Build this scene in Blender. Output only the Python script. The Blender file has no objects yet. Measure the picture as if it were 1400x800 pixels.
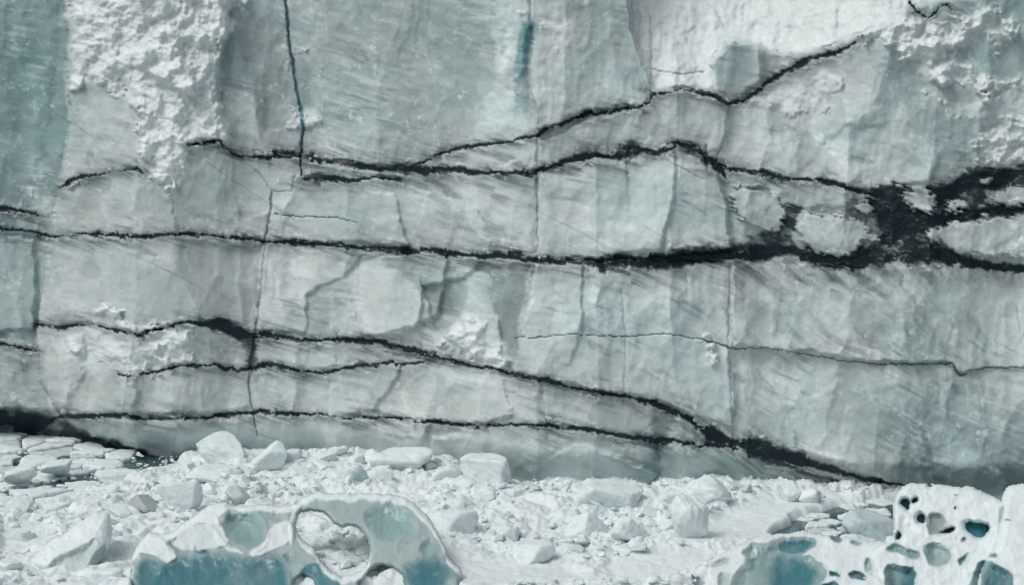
import bpy, math, random
import numpy as np
from mathutils import Vector

SC = bpy.context.scene
# ------------------------------------------------------------------ camera
CAM_Z, PITCH, F = 20.0, math.radians(6.0), 2600.0
cam_data = bpy.data.cameras.new('camera'); cam = bpy.data.objects.new('camera', cam_data)
SC.collection.objects.link(cam); SC.camera = cam
cam.location = (0, 0, CAM_Z); cam.rotation_euler = (math.radians(90) - PITCH, 0, 0)
cam_data.sensor_width = 36.0; cam_data.lens = 36.0 * F / 1400.0
cam_data.clip_start = 0.5; cam_data.clip_end = 6000
# ------------------------------------------------------------------ world / sun (bright overcast)
W = bpy.data.worlds.new('World'); SC.world = W; W.use_nodes = True
wn = W.node_tree; wn.nodes.clear()
sky = wn.nodes.new('ShaderNodeTexSky'); sky.sky_type = 'NISHITA'; sky.sun_disc = False
SUN_EL, SUN_AZ = math.radians(52), math.radians(-128)     # azimuth from +Y, clockwise; light comes from the left, behind the camera
sky.sun_elevation = SUN_EL; sky.sun_rotation = SUN_AZ
sky.air_density = 1.0; sky.dust_density = 4.0; sky.ozone_density = 1.0
hs = wn.nodes.new('ShaderNodeHueSaturation'); hs.inputs['Saturation'].default_value = 0.32
bg = wn.nodes.new('ShaderNodeBackground'); bg.inputs['Strength'].default_value = 0.11
wo = wn.nodes.new('ShaderNodeOutputWorld')
wn.links.new(sky.outputs[0], hs.inputs['Color']); wn.links.new(hs.outputs[0], bg.inputs['Color']); wn.links.new(bg.outputs[0], wo.inputs['Surface'])
sd_ = bpy.data.lights.new('sun', 'SUN'); sd_.energy = 0.85; sd_.angle = math.radians(20); sd_.color = (1.0, 0.965, 0.92)
sun = bpy.data.objects.new('sun', sd_); SC.collection.objects.link(sun)
sdir = Vector((math.sin(SUN_AZ) * math.cos(SUN_EL), math.cos(SUN_AZ) * math.cos(SUN_EL), math.sin(SUN_EL)))
sun.rotation_euler = sdir.to_track_quat('Z', 'Y').to_euler(); sun.location = (0, 0, 80)
SC.view_settings.view_transform = 'Standard'; SC.view_settings.look = 'None'
SC.view_settings.exposure = 0.0; SC.view_settings.gamma = 1.0; SC.view_settings.use_curve_mapping = False
SC.render.engine = 'CYCLES'

# ------------------------------------------------------------------ numeric helpers
rng = np.random.default_rng(7); random.seed(7)
CP, SP = math.cos(PITCH), math.sin(PITCH)
def ray(u, v):
    a = np.asarray(u, float) - 700.0; b = 400.0 - np.asarray(v, float)
    return a, F * CP + b * SP, -F * SP + b * CP
def unproj(u, v, D):                                       # the point at distance D (along y) seen at u, v
    x, y, z = ray(u, v); s = np.asarray(D, float) / y
    return np.stack(np.broadcast_arrays(x * s, y * s, CAM_Z + z * s), -1)
def on_plane(u, v, h=0.0):                                 # the point of the level z = h seen at u, v
    x, y, z = ray(u, v); s = (h - CAM_Z) / z
    return np.stack(np.broadcast_arrays(x * s, y * s, np.full(np.shape(s), h) if np.ndim(s) else h), -1)
def to_px(x, y, z):
    dz = z - CAM_Z; fw = y * CP - dz * SP; up = y * SP + dz * CP
    return 700 + F * x / fw, 400 - F * up / fw

def _h(ix, iy, iz, seed):
    h = (ix.astype(np.int64) * 374761393 + iy.astype(np.int64) * 668265263 + iz * 2147483647 + seed * 1442695041) & 0xFFFFFFFF
    h = ((h ^ (h >> 13)) * 1274126177) & 0xFFFFFFFF
    h = ((h ^ (h >> 16)) * 2246822519) & 0xFFFFFFFF
    return ((h ^ (h >> 15)) & 0xFFFFFF) / float(0xFFFFFF)
def perlin(x, y, seed=0):
    xi = np.floor(x); yi = np.floor(y); fx = x - xi; fy = y - yi
    ux = fx * fx * fx * (fx * (fx * 6 - 15) + 10); uy = fy * fy * fy * (fy * (fy * 6 - 15) + 10)
    def g(ax, ay):
        t = _h(xi + ax, yi + ay, 0, seed) * 6.2831853
        return np.cos(t) * (fx - ax) + np.sin(t) * (fy - ay)
    a = g(0, 0); b = g(1, 0); c = g(0, 1); d = g(1, 1)
    return ((a + (b - a) * ux) * (1 - uy) + (c + (d - c) * ux) * uy) * 1.5
def fbm(x, y, o=4, seed=0, gain=0.5):
    s = 0; a = 1.0; n = 0
    for i in range(o):
        s = s + a * perlin(x * 2 ** i + 17.3 * i, y * 2 ** i - 9.1 * i, seed + i); n += a; a *= gain
    return s / n * 1.3
def worley(x, y, seed=0, k=1.0, hj=0.0):
    """nearest distance, second distance, cell value, and scooped height min(h + k d^2)"""
    xi = np.floor(x); yi = np.floor(y)
    F1 = np.full(x.shape, 9.0); F2 = np.full(x.shape, 9.0); cv = np.zeros(x.shape); sc = np.full(x.shape, 99.0)
    for dx in (-1, 0, 1):
        for dy in (-1, 0, 1):
            cx = xi + dx; cy = yi + dy
            px = cx + _h(cx, cy, 1, seed); py = cy + _h(cx, cy, 2, seed); hv = _h(cx, cy, 3, seed)
            d2 = (x - px) ** 2 + (y - py) ** 2
            sc = np.minimum(sc, hv * hj + k * d2)
            d = np.sqrt(d2); near = d < F1
            F2 = np.where(near, F1, np.minimum(F2, d)); cv = np.where(near, hv, cv); F1 = np.where(near, d, F1)
    return F1, F2, cv, sc
def facets(x, y, seed, hj=0.5, tj=0.9):
    """conchoidal fracture: overlapping tilted bowls that meet in sharp ridges; (three random values of the cell, relief, -, gap to the ridge)"""
    xi = np.floor(x); yi = np.floor(y); Q1 = np.full(x.shape, 9.0); Q2 = Q1.copy(); o = [np.zeros(x.shape) for _ in range(3)]
    for dx in (-1, 0, 1):
        for dy in (-1, 0, 1):
            cx = xi + dx; cy = yi + dy; ox = x - cx - _h(cx, cy, 1, seed); oy = y - cy - _h(cx, cy, 2, seed)
            r = [_h(cx, cy, 3, seed), _h(cx, cy, 4, seed), _h(cx, cy, 5, seed)]
            q = hj * r[0] + tj * ((r[1] - .5) * ox + (r[2] - .5) * oy) + ox * ox + oy * oy
            near = q < Q1; Q2 = np.where(near, Q1, np.minimum(Q2, q)); Q1 = np.where(near, q, Q1)
            for k in range(3): o[k] = np.where(near, r[k], o[k])
    return o + [Q1 - 0.4, None, Q2 - Q1]
def sst(a, b, x):
    t = np.clip((x - a) / (b - a), 0, 1); return t * t * (3 - 2 * t)
def pdist(U, V, pts, cut=1e9):
    """distance to a polyline of (u, v[, w]) and the width interpolated at the nearest point"""
    pts = np.array([(p + (1,))[:3] if len(p) == 2 else p for p in pts], float)
    best = np.full(U.shape, 1e9); w = np.ones(U.shape)
    m = (U > pts[:, 0].min() - cut) & (U < pts[:, 0].max() + cut) & (V > pts[:, 1].min() - cut) & (V < pts[:, 1].max() + cut)
    u = U[m]; v = V[m]; bb = np.full(u.shape, 1e9); ww = np.ones(u.shape)
    for a, b in zip(pts[:-1], pts[1:]):
        d = b[:2] - a[:2]; L = max((d ** 2).sum(), 1e-6)
        t = np.clip(((u - a[0]) * d[0] + (v - a[1]) * d[1]) / L, 0, 1)
        q = np.hypot(u - a[0] - t * d[0], v - a[1] - t * d[1]); n = q < bb
        bb = np.where(n, q, bb); ww = np.where(n, a[2] + (b[2] - a[2]) * t, ww)
    best[m] = bb; w[m] = ww
    return best, w
def sdf(U, V, poly):
    """signed distance to a closed polygon, positive inside"""
    P = np.array(poly, float); d = np.full(U.shape, 1e9); ins = np.zeros(U.shape, bool)
    for i in range(len(P)):
        a = P[i]; b = P[(i + 1) % len(P)]; e = b - a; L = max((e ** 2).sum(), 1e-9)
        t = np.clip(((U - a[0]) * e[0] + (V - a[1]) * e[1]) / L, 0, 1)
        d = np.minimum(d, np.hypot(U - a[0] - t * e[0], V - a[1] - t * e[1]))
        if a[1] != b[1]:
            c = ((V >= a[1]) != (V >= b[1])) & (U < (b[0] - a[0]) * (V - a[1]) / (b[1] - a[1]) + a[0])
            ins ^= c
    return np.where(ins, d, -d)
def lin(c):
    c = np.array(c, float) / 255.0
    return np.where(c <= 0.04045, c / 12.92, ((c + 0.055) / 1.055) ** 2.4)

def chaikin(P, n=2):
    P = np.array(P, float)
    for _ in range(n):
        Q = np.roll(P, -1, 0); P = np.stack([0.75 * P + 0.25 * Q, 0.25 * P + 0.75 * Q], 1).reshape(-1, 2)
    return P
# ------------------------------------------------------------------ object helpers
COL = SC.collection
def prop(o, label=None, cat=None, group=None, kind=None):
    if label: o['label'] = label
    if cat: o['category'] = cat
    if group: o['group'] = group
    if kind: o['kind'] = kind
    return o
def empty(name, loc):
    o = bpy.data.objects.new(name, None); o.location = loc; COL.objects.link(o); return o
def raw_mesh(name, P, faces, mat, col=None, nrm=None, smooth=True):
    """P (N,3), faces = (M,k) int array, col (N,4) linear"""
    me = bpy.data.meshes.new(name); P = np.ascontiguousarray(P, dtype=np.float32); faces = np.asarray(faces, np.int32)
    M, k = faces.shape
    me.vertices.add(len(P)); me.vertices.foreach_set('co', P.ravel())
    me.loops.add(M * k); me.loops.foreach_set('vertex_index', faces.ravel())
    me.polygons.add(M); me.polygons.foreach_set('loop_start', np.arange(0, M * k, k, dtype=np.int32))
    me.update(calc_edges=True)
    me.polygons.foreach_set('use_smooth', np.full(M, smooth))
    if col is not None:
        at = me.color_attributes.new('tint', 'FLOAT_COLOR', 'POINT'); at.data.foreach_set('color', np.ascontiguousarray(col, dtype=np.float32).ravel())
    me.materials.append(mat)
    if nrm is not None: me.normals_split_custom_set_from_vertices(nrm.astype(np.float32).tolist())
    return me
def link(name, me, parent=None, loc=(0, 0, 0), rot=(0, 0, 0)):
    o = bpy.data.objects.new(name, me); o.location = loc; o.rotation_euler = rot; COL.objects.link(o)
    if parent: o.parent = parent
    return o
def vert_normals(P, Q):
    a, b, c, d = (P[Q[:, i]] for i in range(4))
    n = np.cross(c - a, d - b); N = np.zeros_like(P)
    for i in range(4): np.add.at(N, Q[:, i], n)
    return N / np.maximum(np.linalg.norm(N, axis=1, keepdims=True), 1e-9)

# ------------------------------------------------------------------ materials
def ice_material(name, base=None, rough=(0.42, 0.8), fine=0.10, bump=0.5, scale=1.0, sss=0.0, spec=0.35, tone=0.10, stretch=(1, 1, 1)):
    m = bpy.data.materials.new(name); m.use_nodes = True; nt = m.node_tree; N = nt.nodes; L = nt.links
    p = N['Principled BSDF']
    tc = N.new('ShaderNodeTexCoord'); mp = N.new('ShaderNodeMapping'); mp.inputs['Scale'].default_value = [s * scale for s in stretch]
    L.new(tc.outputs['Object'], mp.inputs['Vector'])
    n1 = N.new('ShaderNodeTexNoise'); n1.inputs['Scale'].default_value = 3.0; n1.inputs['Detail'].default_value = 8; n1.inputs['Roughness'].default_value = 0.62
    n2 = N.new('ShaderNodeTexNoise'); n2.inputs['Scale'].default_value = 0.7; n2.inputs['Detail'].default_value = 4
    L.new(mp.outputs[0], n1.inputs['Vector']); L.new(mp.outputs[0], n2.inputs['Vector'])
    if base is None:
        at = N.new('ShaderNodeAttribute'); at.attribute_name = 'tint'; src = at.outputs['Color']; snow = at.outputs['Alpha']
    else:
        rg = N.new('ShaderNodeRGB'); rg.outputs[0].default_value = (*base, 1); src = rg.outputs[0]
        vl = N.new('ShaderNodeValue'); vl.outputs[0].default_value = 1.0; snow = vl.outputs[0]
    if base is not None:
        n3 = N.new('ShaderNodeTexNoise'); n3.inputs['Scale'].default_value = 1.6; n3.inputs['Detail'].default_value = 6; n3.inputs['Roughness'].default_value = 0.6
        L.new(tc.outputs['Object'], n3.inputs['Vector']); rp = N.new('ShaderNodeMapRange'); rp.inputs['From Min'].default_value = 0.50; rp.inputs['From Max'].default_value = 0.64; L.new(n3.outputs['Fac'], rp.inputs['Value'])
        mx = N.new('ShaderNodeMix'); mx.data_type = 'RGBA'; L.new(rp.outputs[0], mx.inputs['Factor']); L.new(src, mx.inputs['A']); mx.inputs['B'].default_value = (base[0] * .80, base[1] * .845, base[2] * .85, 1); src = mx.outputs['Result']
    def madd(sock, a, b):
        q = N.new('ShaderNodeMath'); q.operation = 'MULTIPLY_ADD'; L.new(sock, q.inputs[0]); q.inputs[1].default_value = a; q.inputs[2].default_value = b; return q.outputs[0]
    f1 = madd(n1.outputs['Fac'], fine * 2, 1 - fine); f2 = madd(n2.outputs['Fac'], tone * 2, 1 - tone)
    mu = N.new('ShaderNodeMath'); mu.operation = 'MULTIPLY'; L.new(f1, mu.inputs[0]); L.new(f2, mu.inputs[1])
    vm = N.new('ShaderNodeVectorMath'); vm.operation = 'SCALE'; L.new(src, vm.inputs[0]); L.new(mu.outputs[0], vm.inputs['Scale'])
    L.new(vm.outputs[0], p.inputs['Base Color'])
    r = madd(snow, rough[1] - rough[0], rough[0]); L.new(r, p.inputs['Roughness'])
    p.inputs['Specular IOR Level'].default_value = spec
    bm_ = N.new('ShaderNodeBump'); bm_.inputs['Distance'].default_value = 0.12
    L.new(n1.outputs['Fac'], bm_.inputs['Height']); bs = madd(snow, bump * 0.75, bump * 0.25); L.new(bs, bm_.inputs['Strength'])
    L.new(bm_.outputs[0], p.inputs['Normal'])
    if sss > 0:
        p.inputs['Subsurface Weight'].default_value = sss; p.inputs['Subsurface Radius'].default_value = (0.35, 0.6, 0.7); p.inputs['Subsurface Scale'].default_value = 0.5
    return m
M_wall = ice_material('glacier_ice', fine=0.08, bump=0.38, tone=0.06, rough=(0.34, 0.8), spec=0.28)
M_berg = ice_material('blue_berg_ice', fine=0.07, bump=0.35, tone=0.08, rough=(0.22, 0.75), spec=0.5, sss=0.25)
M_snow = ice_material('snowy_ice', base=(0.735, 0.815, 0.825), fine=0.07, bump=0.5, tone=0.06, spec=0.2)
M_grey = ice_material('grey_ice', base=(0.54, 0.645, 0.655), fine=0.10, bump=0.4, tone=0.08, spec=0.3)
M_dirty = ice_material('dirty_ice', base=(0.42, 0.475, 0.475), fine=0.22, bump=0.6, tone=0.2, spec=0.2)
M_ground = ice_material('brash_ice_material', fine=0.08, bump=0.6, tone=0.06, spec=0.2)
mw = bpy.data.materials.new('glacial_water'); mw.use_nodes = True; pw = mw.node_tree.nodes['Principled BSDF']
pw.inputs['Base Color'].default_value = (0.045, 0.10, 0.115, 1); pw.inputs['Roughness'].default_value = 0.14; pw.inputs['IOR'].default_value = 1.33
wnn = mw.node_tree.nodes.new('ShaderNodeTexNoise'); wnn.inputs['Scale'].default_value = 2.5; wnn.inputs['Detail'].default_value = 5
wtc = mw.node_tree.nodes.new('ShaderNodeTexCoord'); wbm = mw.node_tree.nodes.new('ShaderNodeBump'); wbm.inputs['Strength'].default_value = 0.25; wbm.inputs['Distance'].default_value = 0.05
mw.node_tree.links.new(wtc.outputs['Object'], wnn.inputs['Vector']); mw.node_tree.links.new(wnn.outputs['Fac'], wbm.inputs['Height']); mw.node_tree.links.new(wbm.outputs[0], pw.inputs['Normal'])

# ------------------------------------------------------------------ water
wp = np.array([(-600, -300, 0), (600, -300, 0), (600, 400, 0), (-600, 400, 0)], float)
prop(link('water', raw_mesh('water', wp, [[0, 1, 2, 3]], mw)), kind='structure')

# ================================================================== GLACIER WALL
def axis(a0, a, b, b1, step, big):
    return np.concatenate([np.arange(a0, a, big), np.arange(a, b, step), np.arange(b, b1 + big, big)])
ua = axis(-420, -30, 1430, 1830, 1.4, 5.0); va = axis(-330, -12, 690, 740, 1.4, 6.0)
U, V = np.meshgrid(ua, va); nv, nu = U.shape

wl = np.array([(-420, 603), (0, 609), (60, 611), (110, 615), (180, 625), (240, 630), (330, 626), (420, 628), (520, 638), (620, 645), (720, 662), (900, 668), (1050, 668), (1220, 680), (1400, 682), (1830, 690)], float)
vw = np.interp(ua, wl[:, 0], wl[:, 1])
Dw = on_plane(ua, vw, 0.0)[:, 1]
k_ = 61; ker = np.hanning(k_); ker /= ker.sum(); Dw = np.convolve(np.pad(Dw, k_ // 2, mode='edge'), ker, 'valid')
DB = np.broadcast_to(Dw, U.shape).copy(); VW = np.broadcast_to(vw, U.shape)
height = np.clip(VW - V, -60, 2000) / 26.0                   # metres above the waterline, roughly
DB += 0.05 * np.clip(height, 0, 99)
R = np.zeros(U.shape)                                        # relief towards the viewer, metres
R += 1.2 * sst(0, 50, VW - V)                                # undercut foot
wu = U + 7 * fbm(U / 60, V / 60, 3, 11) + 3 * fbm(U / 14, V / 14, 3, 12)
wv = V + 7 * fbm(U / 60, V / 60, 3, 13) + 3 * fbm(U / 14, V / 14, 3, 14)
su = U + 2.2 * fbm(U / 12, V / 12, 4, 15); sv = V + 2.2 * fbm(U / 12, V / 12, 4, 16)
TONE = np.zeros(U.shape)
def plate(poly, off, tu=0.0, tv=0.0, w=3.0, warp=True):
    """a slab of the face standing off by off metres, its front turned by tu / tv metres per 100 px"""
    global R, TONE
    P = chaikin(poly, 2); cu, cv = P.mean(0)
    a = wu if warp else su; b = wv if warp else sv
    pad = 25
    i0, i1 = np.searchsorted(va, [P[:, 1].min() - pad, P[:, 1].max() + pad]); j0, j1 = np.searchsorted(ua, [P[:, 0].min() - pad, P[:, 0].max() + pad])
    s = sdf(a[i0:i1, j0:j1], b[i0:i1, j0:j1], poly)
    f = sst(-w, w, s)
    TONE[i0:i1, j0:j1] += f * (0.10 * off + 0.09 * (perlin(np.array([cu / 31.7]), np.array([cv / 23.1]), 5)[0]))  # relief shading put into the colour: recessed slabs darker, standing ones lighter
    R[i0:i1, j0:j1] += f * (0.42 * off + tu * (U[i0:i1, j0:j1] - cu) / 100 + tv * (V[i0:i1, j0:j1] - cv) / 100)
    return f
BIG = 2000
# ---- the recessed strip on the far left, and everything right of it standing out
edgeL = [(91, -330), (91, 0), (90, 60), (96, 150), (90, 205), (80, 262), (70, 315), (60, 365), (54, 425), (50, 470), (57, 520), (76, 556), (105, 585), (160, 612), (250, 640), (260, 760)]
s_left = sdf(wu * .5 + su * .5, wv * .5 + sv * .5, edgeL + [(-BIG, 760), (-BIG, -330)])
left_f = (s_left > 0) * 1.0
round_l = np.clip(-s_left, 0, 60) / 60
R += np.where(s_left < 0, 1.0 * np.sqrt(1 - (1 - round_l) ** 2) - 1.0, 0) - 1.9 * left_f
# left strip flutes
plate([(18, -300), (62, -300), (75, 40), (70, 100), (60, 160), (52, 250), (36, 250), (30, 120), (8, 40)], 0.3, 0.5, 0, 9)
plate([(-60, 330), (50, 320), (45, 450), (-60, 460)], 0.3, 0.4, 0.2, 3)
plate([(180, 52), (232, 62), (264, 104), (264, 132), (226, 114), (186, 92)], 1.3, 0.2, 0.9, 3)
plate([(262, 150), (290, 128), (318, 168), (312, 196), (262, 192)], 0.9, 0.3, 0.9, 4)
# ---- large plates: (polygon, offset, tilt u, tilt v, edge)
plate([(298, 100), (312, 40), (345, -330), (663, -330), (672, 40), (672, 125), (652, 172), (640, 197), (560, 225), (470, 219), (345, 210), (318, 188), (300, 150)], -1.5, 0.15, 0.35, 4)
plate([(672, -330), (724, -330), (726, 20), (716, 70), (722, 130), (735, 178), (660, 184), (668, 150), (676, 120), (694, 60)], 1.0, 0.0, -0.2, 6)
plate([(736, 178), (726, 120), (732, -330), (838, -330), (880, 70), (888, 138), (848, 148), (800, 154), (770, 166)], 0.45, -0.5, 0.2, 3)
plate([(893, 122), (975, 126), (996, 142), (990, 190), (962, 212), (925, 190), (905, 170)], 0.5, 0.5, -0.4, 3)
plate([(735, 190), (890, 142), (905, 172), (880, 200), (740, 232)], 0.25, -0.2, -0.4, 3)
plate([(735, 232), (790, 215), (870, 205), (980, 235), (1000, 340), (900, 352), (733, 350)], 0.55, 0.25, 0.25, 3)
plate([(858, 225), (880, 208), (925, 200), (920, 260), (905, 345), (850, 350), (858, 280)], 0.25, 0.6, 0.2, 3)
plate([(735, 352), (995, 358), (1000, 480), (1005, 590), (900, 548), (700, 512), (705, 470), (722, 420)], 0.75, -0.12, 0.1, 3)
plate([(757, 362), (798, 362), (796, 430), (780, 500), (752, 490), (760, 420)], 0.25, 0.5, 0.0, 3)
plate([(1000, 360), (1400, 372), (1830, 380), (1830, 503), (1400, 502), (1318, 512), (1300, 495), (1200, 497), (1100, 482), (1003, 474)], 0.4, -0.1, 0.2, 3)
plate([(1003, 478), (1310, 505), (1240, 600), (1230, 655), (1100, 630), (1005, 600)], 0.12, 0.1, 0.2, 9)
plate([(1150, 520), (1260, 580), (1275, 640), (1180, 640), (1090, 610), (1080, 560)], 0.25, 0.3, -0.3, 4)
plate([(1270, 620), (1320, 600), (1370, 650), (1380, 700), (1240, 700)], 0.6, 0.2, 0.5, 5)
plate([(240, 262), (300, 195), (318, 215), (330, 300), (368, 290), (365, 324), (240, 320)], 0.1, 0.2, -0.2, 3)
plate([(370, 262), (470, 255), (540, 265), (560, 340), (372, 326)], 0.25, 0.1, 0.3, 3)
plate([(358, 332), (500, 340), (610, 350), (600, 430), (520, 463), (352, 455)], 0.45, 0.1, 0.15, 3)
plate([(490, 365), (510, 350), (560, 358), (575, 390), (574, 440), (556, 458), (500, 460), (490, 410)], 0.35, 0.25, 0.4, 2.5)
plate([(420, 405), (465, 375), (500, 350), (490, 420), (470, 460), (415, 458)], -0.35, 0.4, 0.2, 3)
plate([(575, 395), (640, 380), (660, 360), (725, 362), (715, 440), (700, 495), (660, 470), (600, 450)], -0.55, 0.1, 0.2, 3)
plate([(640, 372), (668, 372), (672, 430), (700, 492), (650, 490), (610, 460), (640, 420)], 0.6, -0.4, 0.3, 3)
plate([(250, 330), (358, 334), (352, 450), (330, 450), (260, 436), (235, 400)], -0.25, -0.3, 0.2, 4)
plate([(352, 470), (450, 470), (462, 502), (350, 500)], 0.2, 0.1, 0.4, 3)
plate([(462, 500), (545, 500), (536, 530), (510, 560), (450, 570), (455, 530)], 0.35, 0.2, 0.2, 3)
plate([(600, 500), (690, 515), (700, 570), (660, 580), (560, 574), (520, 565), (560, 530)], 0.3, 0.2, 0.3, 3)
plate([(160, 515), (340, 500), (340, 560), (165, 566)], 0.25, -0.1, 0.3, 4)
plate([(62, 470), (118, 455), (108, 520), (90, 566), (62, 520)], 0.3, 0.5, 0.2, 5)
plate([(118, 470), (165, 480), (190, 540), (180, 566), (120, 562)], 0.3, 0.6, 0.1, 5)
plate([(150, 572), (340, 570), (345, 600), (250, 620), (190, 612), (160, 595)], 0.55, -0.1, -0.3, 6)
plate([(480, 590), (530, 580), (590, 580), (560, 640), (470, 640)], 0.35, 0.3, 0.2, 4)
plate([(590, 600), (660, 590), (656, 650), (580, 650)], 0.4, -0.4, 0.2, 4)
plate([(720, 640), (800, 605), (830, 620), (900, 650), (890, 668), (730, 668)], 0.6, 0.2, 0.3, 4)
plate([(905, 610), (985, 620), (1000, 680), (905, 680)], 0.35, -0.3, 0.2, 4)
plate([(900, 600), (914, 600), (914, 680), (892, 680)], -0.35, 0, 0, 7)
plate([(1155, 170), (1240, 175), (1285, 205), (1270, 250), (1190, 262), (1080, 246)], 0.08, 0.15, 0.2, 5)
plate([(1000, 145), (1060, 130), (1200, 260), (1070, 244), (990, 222)], 0.1, 0.2, -0.2, 8)
plate([(970, 85), (1000, 50), (1040, 62), (1040, 115), (1000, 138), (980, 120)], 0.7, 0.5, -0.6, 4)
# ice lumps standing in the dark mass at right
lumps = [[(1088, 322), (1096, 295), (1130, 290), (1180, 305), (1208, 328), (1180, 330), (1150, 355), (1120, 350)],
         [(1010, 250), (1060, 265), (1080, 290), (1060, 320), (1020, 310), (995, 270)],
         [(1260, 318), (1320, 300), (1400, 296), (1500, 290), (1500, 352), (1400, 352), (1330, 352), (1290, 335)],
         [(1290, 280), (1318, 268), (1326, 286), (1300, 296)], [(1170, 278), (1190, 272), (1200, 290), (1178, 300)],
         [(1355, 262), (1400, 254), (1480, 250), (1480, 276), (1362, 282)], [(1232, 262), (1262, 252), (1285, 268), (1270, 292), (1240, 285)],
         [(1340, 244), (1356, 240), (1352, 256), (1342, 256)]]
# the snow shelf leaning back at the upper right
shelf = [(838, -330), (1800, -330), (1560, -20), (1400, -14), (1240, 12), (1235, 30), (1190, 44), (1140, 64), (1100, 78), (1050, 72), (1002, 52), (972, 86), (984, 130), (930, 122), (892, 122), (880, 72), (862, 34)]
s_sh = sdf(wu, wv, shelf); sh_f = sst(-3, 4, s_sh)
line_v = np.interp(ua, [838, 892, 985, 1100, 1240, 1400, 1830], [60, 124, 128, 80, 25, -14, -60])
R -= sh_f * np.clip(line_v[None, :] - V, 0, 600) / 26.0 * 0.75
# ---- fracture scoops at several sizes
_, _, _, c1 = worley(wu / 120 + V / 900, wv / 190, 31, 1.0, 0.5)
_, _, _, c2 = worley(wu / 48 + 0.3 * fbm(U / 50, V / 50, 2, 33), wv / 72, 32, 1.0, 0.6)
_, _, _, c3 = worley(su / 17, sv / 22, 35, 1.0, 0.7)
xw = su + 5 * fbm(U / 40, V / 40, 2, 21); yw = sv + 5 * fbm(U / 40, V / 40, 2, 22)
A1 = facets(xw / 58 + V / 2600, yw / 190, 23); A2 = facets(xw / 27, yw / 58 + 0.3 * U / 58, 24); A3 = facets(su / 11, sv / 15 + 0.25 * su / 15, 25)
mA2 = sst(-0.35, 0.25, fbm(U / 110, V / 90, 2, 26)); mA3 = sst(0.0, 0.45, fbm(U / 70, V / 50, 3, 27))
R += 0.50 * A1[3] + 0.19 * (0.3 + 0.7 * mA2) * A2[3] + 0.035 * mA3 * A3[3]
R += 0.45 * (c1 - 0.4) + 0.15 * (c2 - 0.4) * (0.5 + 0.5 * sst(-0.3, 0.3, fbm(U / 130, V / 130, 2, 34))) 
flute = perlin(wu / 26 + V / 260, V / 420, 41) + 0.5 * perlin(wu / 9 + V / 200, V / 300, 42)
R += 0.07 * flute * sst(-0.35, 0.25, fbm(U / 170, V / 120, 2, 43))
R += 0.05 * fbm(U / 22, V / 22, 5, 44)

# ---- snow / frost areas
snow_polys = [
 ([(92, -330), (340, -330), (344, -4), (322, 40), (302, 60), (296, 130), (322, 168), (308, 204), (268, 186), (252, 250), (236, 264), (206, 232), (188, 196), (186, 150), (140, 118), (94, 122)], 1.0),
 ([(1176, 48), (1230, 18), (1300, 30), (1350, 8), (1396, 26), (1386, 52), (1372, 76), (1340, 64), (1300, 70), (1340, 88), (1392, 120), (1376, 126), (1350, 142), (1330, 122), (1272, 110), (1246, 92), (1222, 66)], 0.9),
 ([(1048, 140), (1070, 112), (1128, 92), (1160, 108), (1138, 150), (1110, 165), (1060, 158)], 0.55),
 ([(1360, 160), (1480, 140), (1480, 235), (1350, 232), (1330, 200)], 0.85),
 ([(1250, 120), (1330, 140), (1400, 100), (1480, 130), (1400, 170), (1300, 175)], 0.5),
 ([(738, 30), (775, 22), (802, 40), (790, 80), (752, 70)], 0.45),
 ([(705, 0), (735, 0), (730, 25), (712, 30)], 0.5),
 ([(372, 175), (392, 150), (432, 148), (434, 172), (400, 184)], 0.7),
 ([(374, 72), (398, 58), (424, 66), (404, 78), (396, 98)], 0.6),
 ([(262, 186), (280, 150), (300, 140), (322, 172), (310, 196)], 0.8),
 ([(128, 424), (150, 420), (175, 440), (260, 446), (262, 470), (215, 476), (205, 460), (140, 440)], 1.0),
 ([(60, 450), (130, 452), (200, 466), (270, 450), (262, 492), (180, 500), (90, 486)], 0.6),
 ([(205, 492), (262, 482), (285, 494), (240, 506), (200, 520), (165, 532), (160, 522)], 0.95),
 ([(600, 470), (630, 430), (652, 420), (668, 440), (700, 500), (680, 512), (630, 496)], 0.85),
 ([(632, 370), (648, 362), (662, 420), (640, 430), (618, 470), (604, 462), (640, 420)], 0.4),
 ([(590, 508), (640, 500), (690, 520), (680, 540), (620, 530)], 0.35),
 ([(450, 455), (480, 410), (494, 360), (500, 440), (488, 462)], 0.45),
 ([(70, 420), (90, 360), (110, 330), (130, 370), (128, 430)], 0.25),
 ([(90, 250), (102, 240), (108, 252), (96, 262)], 0.9),
 ([(955, 660 - 195), (975, 465), (982, 492), (962, 494)], 0.8),
 ([(1210, 150), (1250, 160), (1240, 215), (1180, 240), (1190, 200)], 0.35),
 ([(40, 262), (80, 272), (70, 300), (30, 290)], 0.5),
 ([(1060, 232), (1130, 244), (1180, 240), (1240, 236), (1240, 252), (1180, 256), (1100, 250)], 0.3),
 ([(1330, 346), (1400, 330), (1500, 330), (1500, 360), (1390, 356)], 0.5),
 ([(1260, 430), (1290, 438), (1340, 455), (1280, 460)], 0.35),
 ([(0, 540), (40, 545), (45, 560), (0, 562)], 0.5),
]
gran = fbm(U / 7, V / 7, 4, 51); gran2 = fbm(U / 26, V / 26, 4, 52)
SN = sst(-2, 8, s_sh)
for poly, st in snow_polys:
    s = sdf(wu, wv, poly); SN = np.maximum(SN, st * sst(-9, 13, s + 15 * gran2 + 6 * gran) )
SNR = SN.copy()
fr = sst(0.42, 0.62, fbm(U / 34, V / 34, 5, 53, 0.6)) * sst(0.0, 0.35, fbm(U / 180, V / 140, 2, 54)); SN = np.maximum(SN, 0.6 * fr)
fr2 = sst(0.36, 0.52, fbm(U / 11, V / 14, 4, 56, 0.6)) * sst(-0.1, 0.4, fbm(U / 90, V / 70, 3, 57)); SN = np.maximum(SN, 0.55 * fr2)
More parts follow.
